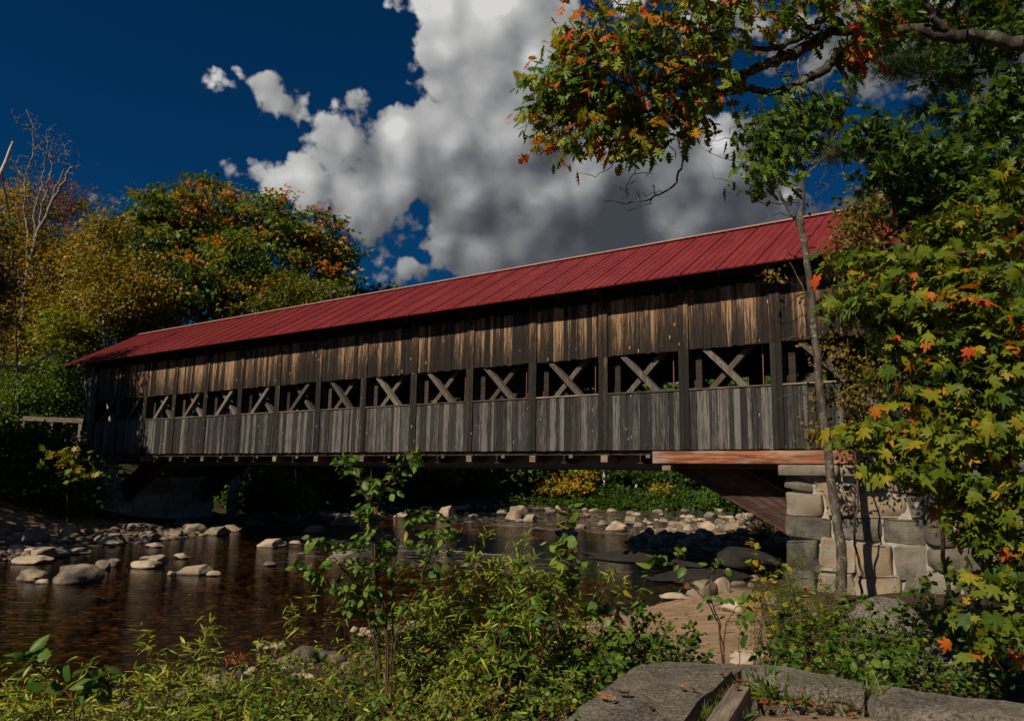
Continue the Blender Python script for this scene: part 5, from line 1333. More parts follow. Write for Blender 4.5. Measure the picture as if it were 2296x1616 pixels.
# its low twiggy leaves around the trunk
tree('birch_sapling', 'thin sapling with small golden-brown leaves right behind the slender trunk', 'sapling', [(1932, 1290, YS + .6), (1918, 1190, YS + .6), (1926, 1080, YS + .6), (1900, 950, YS + .6), (1908, 820, YS + .6), (1890, 700, YS + .6), (1930, 520, YS + .6)],
     [(1890, 700, YS + .6, 60, 40, .5), (1870, 790, YS + .5, 60, 40, .5), (1920, 830, YS + .6, 70, 40, .5), (1880, 900, YS + .5, 70, 40, .5), (1960, 740, YS + .6, 60, 60, .6), (1940, 960, YS + .5, 60, 40, .5),
      (1930, 590, YS + .6, 60, 60, .5), (1850, 680, YS + .4, 50, 30, .4), (1960, 500, YS + .6, 70, 50, .5), (1840, 970, YS + .5, 40, 40, .4), (1730, 620, YS + .3, 30, 10, .2), (1960, 880, YS + .5, 70, 70, .5)],
     300, 9, .075, 'l_gold', 'ovate', .11, 'twig', r0=.0035, seg=.3, flat=.6, k=4, wob=.2, cw=.5, trunk_r=.03)
# white pine behind the right end of the bridge
YP = 24.0
tree('pine_tree', 'tall white pine behind the right end of the roof with plumed boughs', 'tree', [(2205, 1000, YP), (2195, 600, YP), (2185, 200, YP), (2180, -150, YP)],
     [(2010, 148, YP - 1.5, 50, 22, .8), (2070, 130, YP - 1, 50, 30, .9), (2130, 160, YP - 1, 60, 30, 1), (1870, 345, YP - 2, 34, 16, .7), (1925, 325, YP - 2, 45, 24, .9), (1990, 330, YP - 1.6, 60, 26, 1), (2080, 330, YP - 1, 70, 30, 1.2),
      (2010, 90, YP - 1.4, 50, 18, .8), (2190, 60, YP, 100, 60, 1.5), (2240, 280, YP, 90, 60, 1.5), (2150, 420, YP, 90, 40, 1.5), (2040, 430, YP - 1, 60, 30, 1.2), (2270, 420, YP, 60, 60, 1.5), (2100, 240, YP, 60, 30, 1.4), (2060, 540, YP - 2, 60, 40, 1.)],
     480, 44, .16, 'l_pine', 'needles', .24, 'bark', r0=.012, seg=.7, flat=.45, cw=.5, trunk_r=.30, sun=.3, k=6, bias=.1)
tree('birch_tree', 'small-leaved golden tree top in front of the pine above the roof', 'tree', [(2110, 1200, 12.5), (2090, 1050, 12.5), (2100, 900, 12.5), (2060, 760, 12.5), (2040, 560, 12.5)],
     [(1950, 470, 12.5, 60, 50, .6), (2010, 450, 12.5, 60, 60, .7), (2060, 520, 12.5, 70, 60, .7), (1930, 540, 12.5, 60, 40, .5), (2120, 470, 12.5, 60, 60, .7), (1900, 590, 12.3, 50, 30, .4), (2000, 600, 12.4, 80, 40, .6), (1990, 380, 12.5, 40, 30, .5)],
     300, 10, .085, 'l_gold', 'ovate', .13, 'twig', r0=.004, seg=.35, flat=.7, k=4, wob=.2, cw=.5, bias=-.1)

# the oak bough overhead; its trunk stands to the right, outside the frame
YO = 7.6
tb_ = Vector((7.2, 6.4, H1(7.2, 6.4) - .1))
root = empty('oak_tree', tb_, 'oak bough with green and rust-red lobed leaves hanging over the bridge from the upper right', 'tree')
s = Skel()
_, kT = s.smooth_path([tb_, tb_ + Vector((.05, .1, 2.0)), tb_ + Vector((-.1, .2, 4.2)), at(2560, 60, 7.0)], [.26, .22, .20, .19], sub=5, wob=.02)
_, k1 = s.smooth_path([s.p[kT], at(2420, 92, 7.1), at(2296, 96, 7.2), at(2210, 82, 7.3), at(2120, 80, 7.4), at(2050, 62, 7.5), at(1960, 78, 7.5), at(1900, 68, 7.5), at(1840, 86, 7.5)], [.11, .085, .075, .070, .066, .06, .056, .054, .05], start=kT, sub=4, wob=.015)
def limb(start_near, pts, radii, sub=5, wob=.015):
    q = [np.array(at(*z)) for z in pts]; k_ = int(np.argmin([np.linalg.norm(p - q[0]) for p in s.p])); q[0] = s.p[k_]
    return s.smooth_path(q, radii, start=k_, sub=sub, wob=wob)
limb(0, [(1840, 86, 7.5), (1780, 118, 7.5), (1735, 140, 7.5), (1680, 160, 7.6), (1640, 190, 7.6), (1580, 225, 7.7), (1530, 250, 7.7), (1450, 275, 7.7), (1380, 285, 7.7)], [.065, .06, .055, .05, .042, .034, .026, .018, .008])
limb(0, [(1960, 78, 7.5), (1900, 118, 7.4), (1850, 155, 7.4), (1800, 185, 7.4), (1740, 205, 7.4), (1680, 195, 7.4), (1600, 225, 7.5), (1520, 262, 7.5), (1470, 290, 7.5), (1440, 330, 7.5)], [.06, .055, .05, .046, .04, .034, .028, .02, .014, .006])
limb(0, [(1900, 68, 7.5), (1860, 40, 7.4), (1820, 62, 7.3), (1780, 90, 7.3), (1720, 110, 7.3), (1640, 95, 7.3), (1560, 60, 7.3), (1500, 35, 7.3), (1420, 10, 7.3), (1360, 5, 7.3)], [.045, .04, .036, .032, .028, .022, .018, .014, .01, .005])
limb(0, [(1680, 160, 7.6), (1600, 180, 7.5), (1520, 200, 7.5), (1440, 210, 7.4), (1370, 170, 7.4), (1310, 130, 7.4), (1270, 118, 7.4), (1235, 105, 7.4)], [.03, .026, .022, .017, .013, .009, .006, .003])
limb(0, [(1530, 250, 7.7), (1440, 250, 7.6), (1350, 250, 7.6), (1260, 270, 7.6), (1190, 270, 7.6)], [.02, .016, .012, .008, .003])
limb(0, [(1545, 240, 7.7), (1548, 300, 7.6), (1535, 350, 7.6), (1515, 410, 7.5), (1470, 440, 7.5), (1410, 455, 7.5), (1352, 450, 7.5)], [.014, .013, .012, .011, .009, .006, .003])
limb(0, [(1470, 440, 7.5), (1440, 462, 7.5), (1395, 466, 7.5)], [.006, .004, .002])
limb(0, [(1440, 330, 7.5), (1420, 380, 7.5), (1405, 420, 7.5), (1400, 445, 7.5)], [.007, .005, .004, .002])
limb(0, [(1440, 330, 7.5), (1390, 350, 7.5), (1350, 390, 7.5), (1290, 395, 7.5)], [.007, .005, .004, .002])
limb(0, [(1870, 140, 7.4), (1900, 200, 7.3), (1885, 260, 7.3), (1850, 320, 7.3), (1810, 370, 7.3), (1770, 400, 7.3), (1720, 430, 7.3)], [.026, .022, .02, .016, .012, .008, .004])
limb(0, [(2120, 80, 7.4), (2090, 30, 7.3), (2060, -20, 7.2)], [.04, .035, .03])
limb(0, [(1990, 72, 7.5), (1960, 110, 7.4), (1930, 160, 7.3), (1900, 200, 7.3)], [.02, .016, .012, .006])
lob = [(1250, 190, 7.5, 60, 50, .5), (1220, 250, 7.6, 50, 36, .4), (1320, 220, 7.5, 90, 60, .7), (1300, 90, 7.4, 50, 50, .5), (1380, 150, 7.4, 90, 60, .7), (1430, 230, 7.6, 90, 60, .7), (1260, 330, 7.5, 40, 45, .4), (1320, 300, 7.5, 60, 40, .5),
       (1480, 100, 7.4, 90, 60, .8), (1520, 190, 7.5, 90, 60, .8), (1560, 24, 7.3, 110, 30, .8), (1450, 16, 7.3, 80, 22, .6), (1640, 30, 7.3, 90, 36, .8), (1590, 120, 7.4, 60, 40, .6), (1740, 14, 7.3, 90, 26, .7),
       (1400, 320, 7.5, 60, 36, .5), (1490, 290, 7.5, 60, 30, .5), (1560, 240, 7.5, 60, 30, .5), (1840, 8, 7.3, 80, 22, .7), (1380, 60, 7.4, 50, 30, .4)]
T1, c1_ = sample_lobes(lob, 310, 2.2)
T2, _ = sample_lobes([(1700, 290, 7.3, 55, 50, .4), (1770, 240, 7.3, 50, 24, .4), (1800, 300, 7.3, 50, 40, .4), (1700, 390, 7.3, 60, 40, .4), (1740, 340, 7.3, 40, 30, .3), (1850, 240, 7.3, 40, 30, .3), (1950, 55, 7.2, 70, 50, .5), (1930, 110, 7.2, 40, 30, .4)], 120, 2.2)
T3, _ = sample_lobes([(1440, 420, 7.5, 60, 40, .2), (1900, 180, 7.3, 50, 40, .3), (1700, 150, 7.4, 120, 60, .4)], 60, 2.2)
T4 = norm_(NR.normal(size=(170, 3))) * (NR.random((170, 1)) ** .4) * np.array([2.5, 1.7, .9]) + np.array([6.3, 9.2, 9.8])   # unseen crown above the frame, added to dapple the wing wall
limb_ = s.smooth_path([s.p[kT], np.array([7.2, 7.6, 7.0]), np.array([6.8, 8.6, 9.3])], [.15, .11, .06], start=kT, sub=6)
s.grow(T4, .5, .15)
put_leaves(root, 'l_oak', T4, np.array([6.3, 9.2, 9.0]), 12, .15, 'oak', .15, .8, hot=.2)
s.grow(np.concatenate([T1, T2, T3]), .16, .22, 0, .1, .1)
s.build('trunk', M['bark_dark'], root, .0030, .45, 7)
o_ = put_leaves(root, 'l_oak', T1, c1_, 10, .142, 'oak', .11, .8, hot=.30, cw=.7, droop=.5, sun=.6, bias=-.06)
put_leaves(root, 'l_oak', T2, c1_, 8, .12, 'oak', .10, .8, hot=.05, cw=.5, droop=.6, sun=.4, bias=-.15)
To, _ = sample_lobes([(1935, 95, 7.15, 30, 26, .2), (1960, 40, 7.15, 30, 20, .2), (1920, 70, 7.1, 40, 30, .2)], 12, 2)
put_leaves(root, 'l_oak', To, c1_, 7, .17, 'oak', .07, 1, hot=1.0, cw=.8, droop=1.4, bias=-.05)

# dark upper-right maple/oak crown in shade
tree('maple_tree', 'dark shaded maple crown in the upper right corner with drooping sprays', 'tree', [(2480, 1300, 9.5), (2470, 700, 9.5), (2440, 300, 9.3), (2300, 200, 9)],
     [(2250, 250, 9, 120, 50, .8), (2130, 340, 9, 100, 34, .7), (2030, 380, 9, 80, 30, .6), (2000, 320, 9, 60, 26, .5), (2240, 380, 9, 110, 40, .8), (2210, 110, 9, 100, 34, .9), (2090, 20, 9, 90, 26, .8), (2250, 20, 9, 80, 30, .9), (1950, 290, 9, 50, 22, .4), (2120, 450, 9, 110, 40, .7), (2270, 480, 9, 70, 50, .7)],
     270, 13, .12, 'l_green', 'maple', .15, 'bark_dark', r0=.005, seg=.35, flat=.35, cw=.5, k=5, bias=-.05, droop=.5, upn=1.6, sun=0.)
# lit sprays of the yellow-green maple
tree('maple_tree', 'sunlit yellow-green maple with scattered orange leaves filling the right edge', 'tree', [(2440, 1500, 7.2), (2430, 1100, 7.2), (2400, 700, 7.2), (2380, 420, 7.2)],
     [(2220, 590, 6.6, 110, 30, .6), (2060, 590, 6.8, 90, 26, .5), (2150, 640, 6.5, 120, 26, .6), (1960, 640, 6.7, 80, 16, .5), (1915, 585, 6.8, 40, 10, .3), (2060, 700, 6.4, 110, 28, .6), (2230, 720, 6.3, 100, 36, .6), (1950, 690, 6.6, 60, 18, .4),
      (2120, 770, 6.4, 130, 30, .6), (2240, 830, 6.2, 90, 50, .6), (2060, 830, 6.5, 60, 24, .5), (2140, 900, 6.3, 110, 40, .6), (1990, 960, 6.3, 70, 24, .4), (2080, 990, 6.2, 100, 36, .6), (2220, 980, 6.0, 100, 50, .6),
      (2050, 1055, 6.2, 50, 18, .4), (2170, 1070, 6.0, 90, 30, .6), (2260, 1120, 5.9, 70, 40, .6), (2170, 1150, 6.0, 50, 20, .4), (2240, 1200, 5.9, 50, 24, .4), (2280, 1290, 5.8, 34, 50, .5),
      (2262, 1390, 5.8, 34, 40, .4), (2260, 440, 6.9, 80, 40, .6), (2150, 510, 6.9, 90, 30, .6), (2270, 1460, 5.7, 20, 20, .3)],
     520, 11, .098, 'l_maple', 'maple', .12, 'bark', r0=.0036, seg=.3, flat=.20, hot=.08, cw=.5, szv=.32, k=5, wob=.16, droop=.45, upn=1.3, sun=.55, jit=.75, expo=.42)
tree('hemlock_sapling', 'dark fine-needled hemlock behind the maple leaves at the right', 'sapling', [(2200, 1300, 9.0), (2185, 1180, 9.0), (2196, 1060, 9.0), (2160, 920, 9.0), (2150, 800, 9.0), (2110, 560, 9.0)],
     [(2080, 620, 9, 60, 60, .6), (2060, 760, 9, 80, 60, .6), (2160, 760, 9, 90, 90, .7), (2100, 900, 9, 80, 60, .6), (2200, 950, 9, 80, 90, .7), (2230, 700, 9, 60, 120, .6), (2250, 1180, 8, 40, 60, .5)],
     210, 24, .11, 'l_dark', 'needles', .12, 'bark_dark', r0=.005, seg=.3, flat=.3, cw=.4, bias=.1)

# ------------------------------------------------------------------ shrubs and saplings of the foreground
def shrub(name, label, cat, base, stems, mat, tmpl, size, n_leaf, bark='twig', r0=.006, group=None, twigs=10, twl=.28, hot=0., cw=.35, bias=0., droop=.3, per=2, spread=.035, sun=.6, up=.8, top=.25, loc=None):
    """stems: list of world polylines from the base; side twigs and leaves are set along them"""
    root = empty(name, base, label, cat, group)
    s = Skel(); LP = []; LD = []
    for pts in stems:
        pts = [np.array(q, float) for q in pts]; n = len(pts)
        a, e = s.smooth_path(pts, [r0 * (1 - .8 * i / (n - 1)) for i in range(n)], sub=5, wob=.006)
        ids = np.arange(a, e + 1); m = len(ids)
        Ls = sum(np.linalg.norm(pts[i + 1] - pts[i]) for i in range(n - 1))
        nt_ = max(2, int(twigs * Ls))
        for j in range(nt_):
            f = top + (1 - top) * (j + R.random()) / nt_
            k_ = ids[min(m - 1, int(f * m))]; p = s.p[k_]
            az = R.uniform(0, 6.283); l_ = twl * (1.15 - f * .75) * R.uniform(.6, 1.3)
            d = np.array([math.cos(az), math.sin(az), up * R.uniform(.4, 1.3)]); d /= np.linalg.norm(d)
            q1 = p + d * l_ * .5 + np.array([0, 0, -.01]); q2 = p + d * l_ + np.array([0, 0, -l_ * droop * .4]) + NR.normal(0, .02, 3)
            s.path([q1, q2], k_, [r0 * .28, r0 * .14])
            nn = max(2, int(n_leaf * l_ * R.uniform(.7, 1.2)))
            for i in range(nn):
                t = (i + 1) / nn
                LP.append(p + (q2 - p) * t + NR.normal(0, spread * .4, 3)); sd = 1 if i % 2 else -1
                side_ = np.cross(d, [0, 0, 1.]) * sd
                LD.append(side_ * .8 + d * .6 + np.array([0, 0, -droop]) + NR.normal(0, .25, 3))
        for j in range(8):
            LP.append(np.array(s.p[e - j % 3])); LD.append(np.array([R.gauss(0, .6), R.gauss(0, .6), .5]))
    s.build('stems', M[bark], root, r0 * .3, .3, 5)
    P_ = np.array(LP); D = np.array(LD); n = len(P_)
    Nn = np.array([0, 0, 1.]) + SUNV * sun + NR.normal(0, .5, (n, 3))
    rn = NR.random(n) * .88 + bias + (NR.random(n) < hot) * .5
    S = size * (1 + NR.normal(0, .25, n)).clip(.45, 1.5)
    link_mesh('foliage', leaves_mesh('foliage', P_ - np.array(root.location), D, Nn, S, rn, tmpl), M[mat], root)
    return root
def arc(b, t, bow=.12, n=4):
    b, t = Vector(b), Vector(t); o = Vector((R.gauss(0, bow), R.gauss(0, bow), 0)) * (t - b).length
    return [b + (t - b) * (i / n) + o * math.sin(math.pi * i / n) * .5 + Vector((0, 0, .08 * (t - b).length * math.sin(math.pi * i / n))) for i in range(n + 1)]
def shrub_px(name, label, cat, px, pytop, Y, n_st, fan, mat, tmpl, size, n_leaf, hvar=.35, **kw):
    t = at(px, pytop, Y); g_ = H1(t.x, Y); b = Vector((t.x + R.gauss(0, .08), Y, g_ - .03)); h_ = max(.25, t.z - g_)
    st = []
    for i in range(n_st):
        f = 1 if i == 0 else R.uniform(1 - hvar - .25, 1.0)
        bb = b + Vector((R.gauss(0, .10), R.gauss(0, .10), 0)) * (fan / .3)
        tt = Vector((t.x, Y, g_ + h_ * f)) + (Vector((R.gauss(0, fan), R.gauss(0, fan), 0)) if i else Vector())
        st.append(arc(bb, tt, .12))
    return shrub(name, label, cat, b, st, mat, tmpl, size, n_leaf, **kw)
# tall alder in the centre, stems followed from the photograph
YA = 6.3
bA = ground_px(880, 1600); bA = Vector((at(875, 1450, YA).x, YA, H1(at(875, 1450, YA).x, YA) - .03))
shrub('alder_shrub', 'tall thin alder shrub with big drooping leaves rising to the bridge deck in the centre', 'shrub', bA,
      [[bA, at(868, 1400, YA), at(845, 1300, YA), at(842, 1200, YA), at(850, 1110, YA), at(890, 1060, YA), at(938, 1014, YA)],
       [bA, at(860, 1380, YA), at(836, 1260, YA), at(830, 1160, YA), at(808, 1090, YA), at(775, 1050, YA), at(770, 1030, YA)],
       [bA, at(890, 1420, YA), at(930, 1330, YA - .1), at(960, 1250, YA - .1), at(985, 1190, YA - .1), at(1030, 1200, YA)],
       [bA, at(830, 1400, YA), at(790, 1310, YA), at(740, 1240, YA), at(700, 1215, YA)],
       [bA, at(840, 1420, YA + .1), at(800, 1350, YA + .1), at(720, 1300, YA + .1), at(660, 1270, YA + .1)],
       [bA, at(880, 1380, YA + .1), at(880, 1280, YA + .1), at(900, 1200, YA + .1), at(940, 1150, YA + .1), at(990, 1165, YA + .1)]],
      'l_alder', 'ovate', .060, 46, r0=.009, twigs=12, twl=.22, droop=.55, top=.30, up=.5, hot=.03)
GWc = 'willow shrubs of the central thicket'
for (px, py, Y) in ((1150, 1215, 7.4), (1060, 1245, 7.4), (1000, 1290, 7.2), (960, 1345, 7.0), (1110, 1260, 6.9), (1200, 1250, 7.3), (1260, 1225, 7.4), (1040, 1330, 6.6), (1300, 1270, 7.3), (920, 1390, 6.7), (1160, 1330, 6.4), (1230, 1350, 6.5), (1100, 1400, 6.2)):
    shrub_px('willow_shrub', 'narrow-leaved willow among others in the central thicket', 'shrub', px, py, Y, 9, .17, 'l_willow', 'lance', .095, 46, group=GWc, twigs=9, twl=.22, r0=.006, droop=.5, hot=.01, top=.2, bark='twig')
GD = 'broad-leaved shrubs of the central thicket'
for (px, py, Y) in ((1170, 1260, 6.9), (1290, 1290, 7.0), (1225, 1330, 6.4), (1380, 1330, 7.2), (1330, 1370, 6.6), (1120, 1360, 6.2)):
    shrub_px('dogwood_shrub', 'shrub with round green and yellow leaves on red stems in the central thicket', 'shrub', px, py, Y, 5, .13, 'l_alder', 'heart', .070, 20, group=GD, twigs=6, twl=.22, r0=.008, bark='twig_red', hot=.13, top=.25)
shrub_px('dogwood_shrub', 'upright sapling with a curled orange leaf pair above the central thicket', 'sapling', 1272, 1142, 6.8, 2, .03, 'l_alder', 'ovate', .10, 12, twigs=5, twl=.16, r0=.007, hot=.2, top=.5)
# birch sapling over the sand
YB = 7.4
bB = Vector((at(1622, 1470, YB).x, YB, 0)); bB.z = H1(bB.x, bB.y) - .03
shrub('birch_sapling', 'young birch sapling with large green leaves standing over the sand beach', 'sapling', bB,
      [[bB, at(1610, 1400, YB), at(1570, 1330, YB), at(1540, 1280, YB), at(1530, 1235, YB)], [bB, at(1618, 1420, YB), at(1600, 1360, YB), at(1592, 1300, YB), at(1618, 1260, YB)],
       [bB, at(1625, 1420, YB), at(1640, 1380, YB), at(1672, 1340, YB)]],
      'l_alder', 'heart', .078, 14, r0=.009, twigs=6, twl=.20, hot=.08, top=.35, droop=.5, up=.4)
shrub_px('birch_sapling', 'thin single-stemmed birch sapling left of the larger one over the beach', 'sapling', 1470, 1250, 7.5, 1, .05, 'l_alder', 'heart', .09, 10, twigs=6, twl=.16, r0=.007, hot=.1, top=.4)
shrub_px('witch_hazel_shrub', 'thin shrub with golden yellow leaves before the left edge of the abutment', 'shrub', 1690, 1225, 8.0, 3, .1, 'l_yellow', 'ovate', .075, 15, twigs=7, twl=.22, r0=.006, bias=-.02, top=.5)
# low weedy thicket across the bottom
GK = 'low weedy shrubs across the near bank'
for i in range(150):
    px = R.uniform(440, 1500); f = (px - 440) / 1060
    lim = 1400 + 60 * math.sin(px * .011) - 40 * f if px < 1250 else 1400 + (px - 1250) * .22
    if px < 620: lim = 1490
    py = R.uniform(lim, 1640); Y = 7.6 - (py - lim) / (1640 - lim) * 3.4
    if px > 1215 + (1616 - py) * 1.15: continue
    mt = R.choice(['l_weed', 'l_weed', 'l_willow', 'l_green', 'l_weed'])
    tm = {'l_willow': 'lance', 'l_green': 'ovate', 'l_weed': 'ovate'}[mt]
    shrub_px('weed_shrub', 'small-leaved plant in the tangled thicket across the bottom of the near bank', 'shrub', px, py, Y, 7, .16, mt, tm, .036 if tm == 'ovate' else .06, 52, group=GK, twigs=11, twl=.17, r0=.0045, hot=.03, top=.12,
             bark=R.choice(['twig', 'twig_red']), bias=R.uniform(-.06, .1))
for (px, py, Y) in ((700, 1330, 6.6), (650, 1390, 6.6), (770, 1370, 6.4), (960, 1240, 7.2), (1010, 1200, 7.4), (1090, 1190, 7.3), (1350, 1290, 7.4), (1180, 1200, 7.3), (1400, 1300, 7.6), (580, 1440, 6.6)):
    shrub_px('wispy_willow', 'tall wispy willow wand standing clear above the near thicket', 'shrub', px, py, Y, 3, .09, 'l_willow', 'lance', .07, 40, group='tall wispy willow wands above the near thicket', twigs=9, twl=.2, r0=.005, bias=.12, top=.3)
# darker low bushes left of the sand
GL = 'dark bushes beside the sand beach'
for (px, py, Y) in ((1400, 1370, 7.8), (1450, 1390, 7.6), (1500, 1400, 7.4), (1420, 1430, 7.0), (1480, 1440, 7.0), (1550, 1440, 7.1), (1440, 1350, 8.0), (1570, 1480, 6.9), (1360, 1420, 6.8), (1340, 1480, 6.4)):
    shrub_px('leafy_bush', 'dark green leafy bush at the edge of the sand beach', 'bush', px, py, Y, 8, .15, 'l_green', 'ovate', .055, 40, group=GL, twigs=10, twl=.2, r0=.006, hot=.03, top=.15, bias=-.05)
# bottom-left willows
GQ = 'willow shoots at the bottom left water edge'
for (px, py, Y) in ((470, 1390, 6.2), (478, 1410, 6.3), (440, 1480, 6.3), (330, 1420, 6.2), (336, 1450, 6.1), (300, 1500, 6.2), (350, 1520, 5.8), (200, 1490, 6.0), (150, 1520, 5.8), (100, 1500, 5.8), (50, 1520, 5.6), (0, 1490, 5.6), (20, 1560, 5.2),
                    (120, 1570, 5.2), (230, 1560, 5.2), (320, 1590, 5.0), (540, 1530, 6.0), (60, 1590, 4.8), (500, 1585, 5.3), (170, 1600, 4.8), (620, 1530, 6.0), (90, 1540, 5.4), (10, 1530, 5.2), (250, 1520, 5.8), (420, 1600, 4.9), (580, 1580, 5.4)):
    shrub_px('willow_shoot', 'lit narrow-leaved willow shoot rising at the bottom left water edge', 'shrub', px, py, Y, 5, .15, 'l_willow', 'lance', .076, 60, group=GQ, twigs=13, twl=.16, r0=.006, droop=.3, bias=.12, top=.2, sun=.8)
YC = 3.6
bC = Vector((at(150, 1640, YC).x, YC, H1(at(150, 1640, YC).x, YC)))
shrub('alder_shoot', 'dark broad-leaved alder shoot in the bottom left corner', 'shrub', bC, [[bC, at(165, 1620, YC), at(120, 1540, YC), at(80, 1490, YC), at(66, 1462, YC)], [bC, at(180, 1600, YC), at(200, 1560, YC), at(222, 1520, YC)]],
      'l_alder', 'ovate', .075, 14, r0=.006, twigs=8, twl=.12, bias=-.15, top=.4, droop=.4)
# right-hand bushes under the slender tree
GX = 'bushes between the sand and the wing wall'
for (px, py, Y) in ((1740, 1262, 9.6), (1790, 1245, 9.8), (1840, 1270, 9.8), (1720, 1300, 9.2), (1770, 1300, 9.2), (1830, 1310, 9.2), (1880, 1300, 9.6)):
    shrub_px('hemlock_bush', 'fine-leaved dense bush at the foot of the abutment', 'bush', px, py, Y, 9, .18, 'l_green', 'lance', .06, 60, group='fine-leaved bushes at the abutment foot', twigs=11, twl=.24, r0=.006, droop=.3, bias=.1, hot=.04, top=.1)
for (px, py, Y) in ((1900, 1330, 8.6), (1950, 1350, 8.4), (1850, 1380, 8.0), (1920, 1400, 7.8), (1990, 1390, 8.0), (1800, 1420, 7.6), (1860, 1450, 7.2), (1940, 1450, 7.2), (2010, 1430, 7.4), (2080, 1360, 8.0), (2060, 1440, 7.2),
                    (1780, 1460, 7.2), (1830, 1490, 6.9), (1900, 1490, 6.9), (2120, 1420, 7.4), (1980, 1490, 6.9), (2140, 1330, 8.2), (2190, 1380, 7.8), (2080, 1290, 8.6), (2020, 1330, 8.6), (2230, 1430, 7.0), (2110, 1490, 6.6), (1760, 1380, 8.0)):
    shrub_px('leafy_bush', 'round-leaved bush in the thicket between the sand and the wing wall', 'bush', px, py, Y, 7, .17, R.choice(['l_green', 'l_alder', 'l_green']), 'ovate', .058, 34, group=GX, twigs=9, twl=.22, r0=.006, hot=.02, top=.15, bias=-.02)
for (px, py, Y) in ((1760, 1270, 8.6), (1800, 1320, 8.4)):
    shrub_px('yellow_leaved_shrub', 'slanting thin shrub with scattered yellow leaves above the dense bush', 'shrub', px, py, Y, 3, .14, 'l_yellow', 'ovate', .06, 13, group='thin yellow-leaved shrubs right of the sand', twigs=6, twl=.2, r0=.005, top=.4)

# ------------------------------------------------------------------ granite kerb slabs, timber, path litter
def slab(name, label, px_pts, ztop, thick, mat='slab', seed=1, cat='kerb stone', amp=.035):
    P_ = [on_level(x, y, ztop) for x, y in px_pts]
    n = len(P_); out = []
    for i in range(n):
        a, b = P_[i], P_[(i + 1) % n]; m = max(2, int((b - a).length / .05))
        for j in range(m): out.append(a.lerp(b, j / m))
    # round the corners a little
    for _ in range(1): out = [(out[i - 1] + out[i] * 2 + out[(i + 1) % len(out)]) / 4 for i in range(len(out))]
    c = sum(out, Vector()) / len(out)
    def nz(p, s=1): return mn.noise(Vector((p.x * 3, p.y * 3, seed))) * .6 + mn.noise(Vector((p.x * 11, p.y * 11, seed))) * .25 + mn.noise(Vector((p.x * 34, p.y * 34, seed))) * .14
    out = [p + (p - c).normalized() * nz(p) * .05 for p in out]
    rings = []
    prof = [(.99, -thick), (1.0, -thick * .5), (1.002, -.05), (.999, -.014), (.992, -.002)] + [(1 - .985 * ((k + 1) / 22), 0.0) for k in range(22)]
    vs = []
    for (sc_, dz) in prof:
        for p in out:
            q = c + (p - c) * sc_; hh = 0 if dz < -.03 else nz(q) * amp
            sd = nz(Vector((q.x + dz * 5, q.y + dz * 3, 0))) * .05 if dz < -.03 else 0
            q2 = q + (p - c).normalized() * sd
            vs.append((q2.x - c.x, q2.y - c.y, dz + hh))
    m = len(out); fs = []
    for r in range(len(prof) - 1):
        for i in range(m): fs.append((r * m + i, r * m + (i + 1) % m, (r + 1) * m + (i + 1) % m, (r + 1) * m + i))
    fs.append(tuple((len(prof) - 1) * m + i for i in range(m)))
    mb = MB(); mb.poly(vs, fs); o = mb.build(name, M[mat]); o.location = (c.x, c.y, ztop)
    o.data.polygons.foreach_set('use_smooth', [True] * len(o.data.polygons)); o.data.set_sharp_from_angle(angle=rad(32))
    return tag(o, label, cat)
slab('granite_slab', 'largest lichened granite slab at the bottom, left of the timber', [(1250, 1625), (1330, 1560), (1420, 1492), (1500, 1478), (1590, 1482), (1645, 1500), (1618, 1528), (1565, 1570), (1520, 1640), (1460, 1800), (1200, 1800)], 1.13, .35, seed=2)
slab('granite_slab', 'long granite kerb slab right of the timber, beside the green plant clump', [(1660, 1487), (1720, 1488), (1800, 1500), (1900, 1522), (1941, 1536), (1936, 1556), (1850, 1543), (1760, 1526), (1668, 1513)], 1.13, .28, seed=5)
slab('granite_slab', 'long blue-grey kerb slab running out of the frame at the lower right', [(1948, 1536), (2050, 1545), (2180, 1562), (2290, 1582), (2400, 1600), (2400, 1626), (2290, 1609), (2150, 1600), (1985, 1585), (1950, 1566)], 1.10, .26, seed=9)
slab('granite_slab', 'small flat stone joining the two biggest granite slabs', [(1570, 1488), (1650, 1487), (1662, 1502), (1640, 1512), (1590, 1504)], 1.10, .2, seed=12)
# timber kerb
k0_, k1_ = on_level(1684, 1532, 1.16), on_level(1590, 1680, 1.16)
tk = empty('kerb_timber', (k0_.x, k0_.y, 1.0), 'weathered square timber with an iron bolt lying on the path edge', 'timber')
dk = (k1_ - k0_).normalized(); ang = math.atan2(dk.y, dk.x); tk.rotation_euler = (0, 0, ang)
mb = MB(); mb.box(0, 2.6, -.13, .0, -.03, .15, .4); mb.build('timber', M['kerb'], tk, .012)
import bmesh
bm = bmesh.new(); bmesh.ops.create_cone(bm, cap_ends=True, segments=14, radius1=.012, radius2=.012, depth=.05, matrix=Matrix.Translation((.22, -.065, .165)))
bmesh.ops.create_cone(bm, cap_ends=True, segments=14, radius1=.020, radius2=.018, depth=.012, matrix=Matrix.Translation((.22, -.065, .193)))
me = bpy.data.meshes.new('bolt'); bm.to_mesh(me); bm.free(); link_mesh('bolt', me, M['rod'], tk)
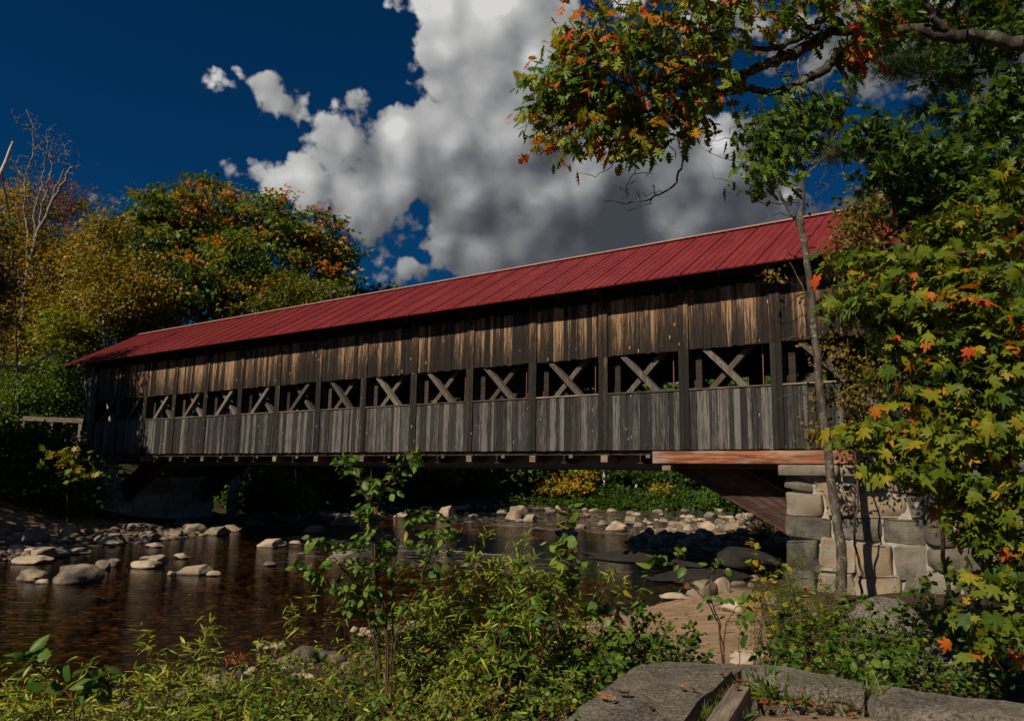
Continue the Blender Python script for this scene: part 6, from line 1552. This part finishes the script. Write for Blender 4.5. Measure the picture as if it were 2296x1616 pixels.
# fallen leaves
def fallen(px, py, z, size, label, tmpl='oak', group='fallen brown leaves on the path'):
    p = on_level(px, py, z); V, Fc = LT[tmpl]; V = V.copy() * size; V[:, 1] -= .5 * size
    V[:, 2] = np.abs(V[:, 0]) * .45 + (V[:, 1] / size) ** 2 * size * R.uniform(.3, 1.1) + NR.normal(0, size * .03, len(V)); V[:, 2] -= V[:, 2].min() - .004
    o = link_mesh('fallen_leaf', mesh_np('fallen_leaf', V, Fc, np.full(len(V), R.random()), False), M['l_dead']); o.location = p; o.rotation_euler = (R.uniform(-.1, .1), R.uniform(-.1, .1), R.uniform(0, 6.28))
    return tag(o, label, 'leaf', group)
GFL = 'brown leaf lying with others on the sandy path beside the kerb slabs'
for i in range(46):
    t = R.random(); px = 1690 + 600 * t + R.gauss(0, 12); py = 1568 + 40 * t * .8 + abs(R.gauss(0, 14)) + (0 if t < .3 else 6)
    fallen(px, py, 1.01, R.uniform(.07, .13), GFL, R.choice(['oak', 'maple', 'oak']))
for (px, py, sz) in ((1355, 1565, .13), (1400, 1556, .12), (1375, 1572, .09), (1530, 1545, .10), (1690, 1500, .07), (1338, 1520, .08), (1555, 1548, .09), (1460, 1590, .08), (1620, 1515, .08)):
    fallen(px, py, 1.15, sz, 'brown leaf lying on the large granite slab', group='fallen leaves on the large slab')
fallen(1668, 1531, 1.17, .12, 'brown oak leaf lying on the end of the timber', group=None)
for i in range(16):
    p = (R.uniform(1640, 1800), R.uniform(1400, 1480)); fallen(p[0], p[1], .85, R.uniform(.05, .08), 'tiny brown leaf on the sand beach', group='leaves on the sand beach')
# plants at the kerb
def tuft(name, label, px, py, z, n, size, spread, mat='grass', tmpl='blade', up=1.3, kind=None, cat='grass tuft', group=None):
    p = on_level(px, py, z); root = empty(name, p, label, cat, group)
    P_ = NR.normal(0, 1, (n, 3)) * np.array([spread, spread * .7, 0]); D = NR.normal(0, .55, (n, 3)) + np.array([0, 0, up]); D[:, :2] += P_[:, :2] / spread * .5; D[:, 2] = np.abs(D[:, 2])
    Nn = NR.normal(0, 1, (n, 3)) + np.array([0, 0, .6])
    S = size * (1 + NR.normal(0, .25, n)).clip(.4, 1.6)
    o = link_mesh('blades', leaves_mesh('blades', P_, D, Nn, S, NR.random(n), tmpl), M[mat], root)
    return root
tuft('plant_clump', 'bright green broad-bladed plant clump between timber and long slab', 1735, 1556, 1.0, 300, .13, .085, 'l_alder', 'lance', .9, cat='plant')
tuft('plant_clump', 'smaller green plant clump along the foot of the long slab', 1790, 1566, 1.0, 160, .09, .09, 'l_alder', 'lance', .7, cat='plant')
tuft('grass_tuft', 'pale grass tuft where the two right-hand slabs meet', 1925, 1580, 1.0, 260, .17, .11)
tuft('grass_tuft', 'dry grass strip along the left side of the timber, near end', 1580, 1600, 1.05, 500, .06, .16)
tuft('grass_tuft', 'dry grass strip along the left side of the timber, far end', 1630, 1558, 1.05, 400, .05, .13)
tuft('grass_tuft', 'thin grass in front of the grass tuft at the slab joint', 1900, 1590, 1.0, 120, .12, .10)
# tiny things: a dried seed head by the water
tree('seed_head_plant', 'dry brown flower head standing in shallow water left of the pebbles', 'plant', [(528, 1560, 8.2), (526, 1500, 8.2)], [(530, 1478, 8.2, 26, 8, .12)], 30, 8, .03, 'l_dead', 'tri6', .03, 'twig', r0=.002, seg=.1)
